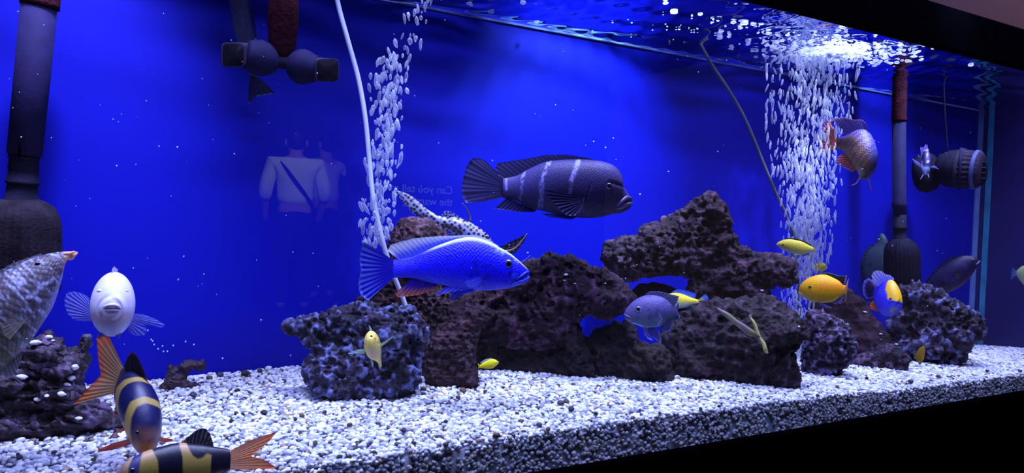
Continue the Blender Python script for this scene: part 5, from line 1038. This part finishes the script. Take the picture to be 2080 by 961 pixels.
# drifting specks
sp_ = []
for i in range(170):
    px, py = RG.uniform(0, 1980), RG.uniform(20, 700); Y = RG.uniform(.82, 1.12); p = P(px, py, Y)
    if p[0] > XR-.03 or p[2]-CAMZ > WATER-.02: continue
    r = Fr(px, py, Y).s*RG.uniform(.5, 1.25); sp_.append((p, r, r*RG.uniform(.8, 1.8), RG.normal(), RG.normal()))
for px, py in [(360,299),(237,337),(307,690),(313,700),(310,693),(377,694),(394,700),(330,703),(332,714),(340,714),(321,709),(452,728),(352,702),(373,521),(362,568),(530,650),(590,722),(1230,300),(1300,395),(1090,640),(1095,662),(1119,696),(1240,644)]:
    p = P(px, py, 1.0); sp_.append((p, Fr(px, py, 1.0).s*1.5, Fr(px, py, 1.0).s*1.9, .3, .2))
bulk('suspended_specks', sp_, 'fine pale specks drifting in the water', 'specks', plain('speck', (.55, .66, .8), .7))

# ---------------------------------------------------------------- visitors and sign behind the camera, seen mirrored in the front glass
M_SHIRT = plain('white_shirt', (.78, .80, .84), .9, .2, bump=.3, bscale=25); M_SHIRT2 = plain('lilac_shirt', (.66, .60, .80), .9, .2, bump=.3, bscale=25)
M_TROU = plain('dark_trousers', (.012, .014, .03), .9, .1); M_SKINH = plain('skin', (.45, .24, .17), .6, .3); M_HAIR = plain('dark_hair', (.012, .01, .01), .6, .3); M_STRAP = plain('black_strap', (.01, .01, .012), .7, .2)
def skinned(name, verts, edges, radii, mat, parent, sub=2):
    me = bpy.data.meshes.new(name); me.from_pydata(verts, edges, []); o = bpy.data.objects.new(name, me); COL.objects.link(o); o.parent = parent; me.materials.append(mat)
    sm = o.modifiers.new('skin', 'SKIN'); sm.use_smooth_shade = True
    for i, r in enumerate(radii):
        me.skin_vertices[0].data[i].radius = r if isinstance(r, tuple) else (r, r)
    me.skin_vertices[0].data[0].use_root = True
    s_ = o.modifiers.new('subdivision', 'SUBSURF'); s_.levels = sub; s_.render_levels = sub; return o
def person(label, loc, rz, shirt, h=1.70, lean=0.0, strap=True):
    t = thing('person', label, 'person', loc); t.rotation_euler = (0, lean, rz); k = h/1.70; S_ = lambda *v: tuple(q*k for q in v)
    bod = skinned('body', [S_(0, 0, .93), S_(0, 0, 1.10), S_(0, .0, 1.28), S_(0, 0, 1.42), S_(0, .01, 1.50), S_(0, .02, 1.58), S_(0, .02, 1.66),
        S_(.20, 0, 1.41), S_(.27, -.02, 1.15), S_(.26, .12, .95), S_(.25, .18, .88), S_(-.20, 0, 1.41), S_(-.27, -.02, 1.15), S_(-.26, .12, .95), S_(-.25, .18, .88),
        S_(.10, 0, .88), S_(.11, .02, .48), S_(.11, -.01, .08), S_(.11, .13, .03), S_(-.10, 0, .88), S_(-.11, .02, .48), S_(-.11, -.01, .08), S_(-.11, .13, .03)],
        [(0,1),(1,2),(2,3),(3,4),(4,5),(5,6),(3,7),(7,8),(8,9),(9,10),(3,11),(11,12),(12,13),(13,14),(0,15),(15,16),(16,17),(17,18),(0,19),(19,20),(20,21),(21,22)],
        [(.15,.11),(.14,.10),(.16,.11),(.13,.09),.055,.085,.075,.06,.045,.035,.03,.06,.045,.035,.03,.085,.06,.045,.035,.085,.06,.045,.035], M_SKINH, t)
    sh = skinned('shirt', [S_(0, 0, 1.0), S_(0, 0, 1.14), S_(0, 0, 1.28), S_(0, 0, 1.41), S_(0, .0, 1.475), S_(.21, 0, 1.42), S_(.275, -.02, 1.16), S_(.27, .05, 1.06), S_(-.21, 0, 1.42), S_(-.275, -.02, 1.16), S_(-.27, .05, 1.06)],
        [(0,1),(1,2),(2,3),(3,4),(3,5),(5,6),(6,7),(3,8),(8,9),(9,10)], [(.19,.13),(.18,.125),(.19,.13),(.15,.11),(.075,.07),.082,.070,.064,.082,.070,.064], shirt, t)
    skinned('trousers', [S_(0, 0, 1.02), S_(0, 0, .93), S_(.10, 0, .86), S_(.11, .02, .48), S_(.11, 0, .08), S_(-.10, 0, .86), S_(-.11, .02, .48), S_(-.11, 0, .08)], [(0,1),(1,2),(2,3),(3,4),(1,5),(5,6),(6,7)], [(.175,.12),(.17,.125),.10,.075,.065,.10,.075,.065], M_TROU, t)
    q = IV3*np.array([.092, .105, .12])*k+np.array([0, 0, 1.655*k]); V = q[:, :]; mesh('hair', V, IF3.astype(np.int32), M_HAIR, t)
    hd = skinned('face', [S_(0, .04, 1.56), S_(0, .055, 1.62), S_(0, .05, 1.70)], [(0,1),(1,2)], [.05*k, .072*k, .06*k], M_SKINH, t, 2)
    for sx in (-1, 1): mesh('ear', IV3*np.array([.015, .025, .035])*k+np.array([sx*.095, .0, 1.62])*k, IF3.astype(np.int32), M_SKINH, t)
    mesh('nose', IV3*np.array([.014, .02, .025])*k+np.array([0, .128, 1.61])*k, IF3.astype(np.int32), M_SKINH, t)
    if strap:
        a = np.linspace(0, 2*PI, 40, endpoint=False); C_ = np.stack([.185*np.cos(a)*0+np.sin(a)*.17, np.cos(a)*.15, 1.24+np.sin(a)*.22], -1)*k
        V, F = tube(C_[list(range(40))+[0]], .011*k, 80, 8); mesh('bag_strap', V, F, M_STRAP, t)
    return t
def mirror(px, py, Yv): p = P(px, py, Yv); return np.array([p[0], 2*YF-p[1], p[2]])
a_ = mirror(600, 370, 7.0); person('person in a white shirt with a dark crossbody strap, seen from behind', (a_[0], a_[1], 0), PI+.1, M_SHIRT, 1.68)
b_ = mirror(662, 350, 7.9); person('person in a lilac shirt beside the one in white, turned away', (b_[0], b_[1], 0), PI-.5, M_SHIRT2, 1.76, strap=False)
# wall sign; its letters show reversed in the glass
c_ = mirror(858, 398, 3.9)
sg = thing('wall_sign', 'dark blue information panel with pale lettering', 'sign', (c_[0], c_[1]-.0, c_[2]))
sg.rotation_euler = (0, 0, 0)
MB().box((-.28, -.02, -.14), (.28, 0, .14)).build('panel', plain('sign_panel', (.004, .006, .05), .8, .1), sg)
st_ = MB().box((-.03, -.06, -c_[2]), (.03, -.02, .0)).build('post', M_BLACKP, sg)
M_LET = plain('pale_lettering', (.85, .9, 1), .8, .1)
for i, txt in enumerate(['Can you tell m', 'the warning']):
    cu = bpy.data.curves.new('lettering', 'FONT'); cu.body = txt; cu.size = .064; cu.align_x = 'LEFT'; cu.extrude = .001; cu.materials.append(M_LET)
    o = bpy.data.objects.new('lettering', cu); COL.objects.link(o); me = bpy.data.meshes.new_from_object(o.evaluated_get(bpy.context.evaluated_depsgraph_get())); bpy.data.objects.remove(o); o = bpy.data.objects.new('lettering', me); COL.objects.link(o); o.parent = sg; o.location = (.19, .003, .018-.068*i); o.rotation_euler = (PI/2, 0, PI)
for q in list(bpy.data.objects):       # wobble variants never placed
    if q.name.startswith('air_bubble') and 'label' not in q: bpy.data.objects.remove(q)
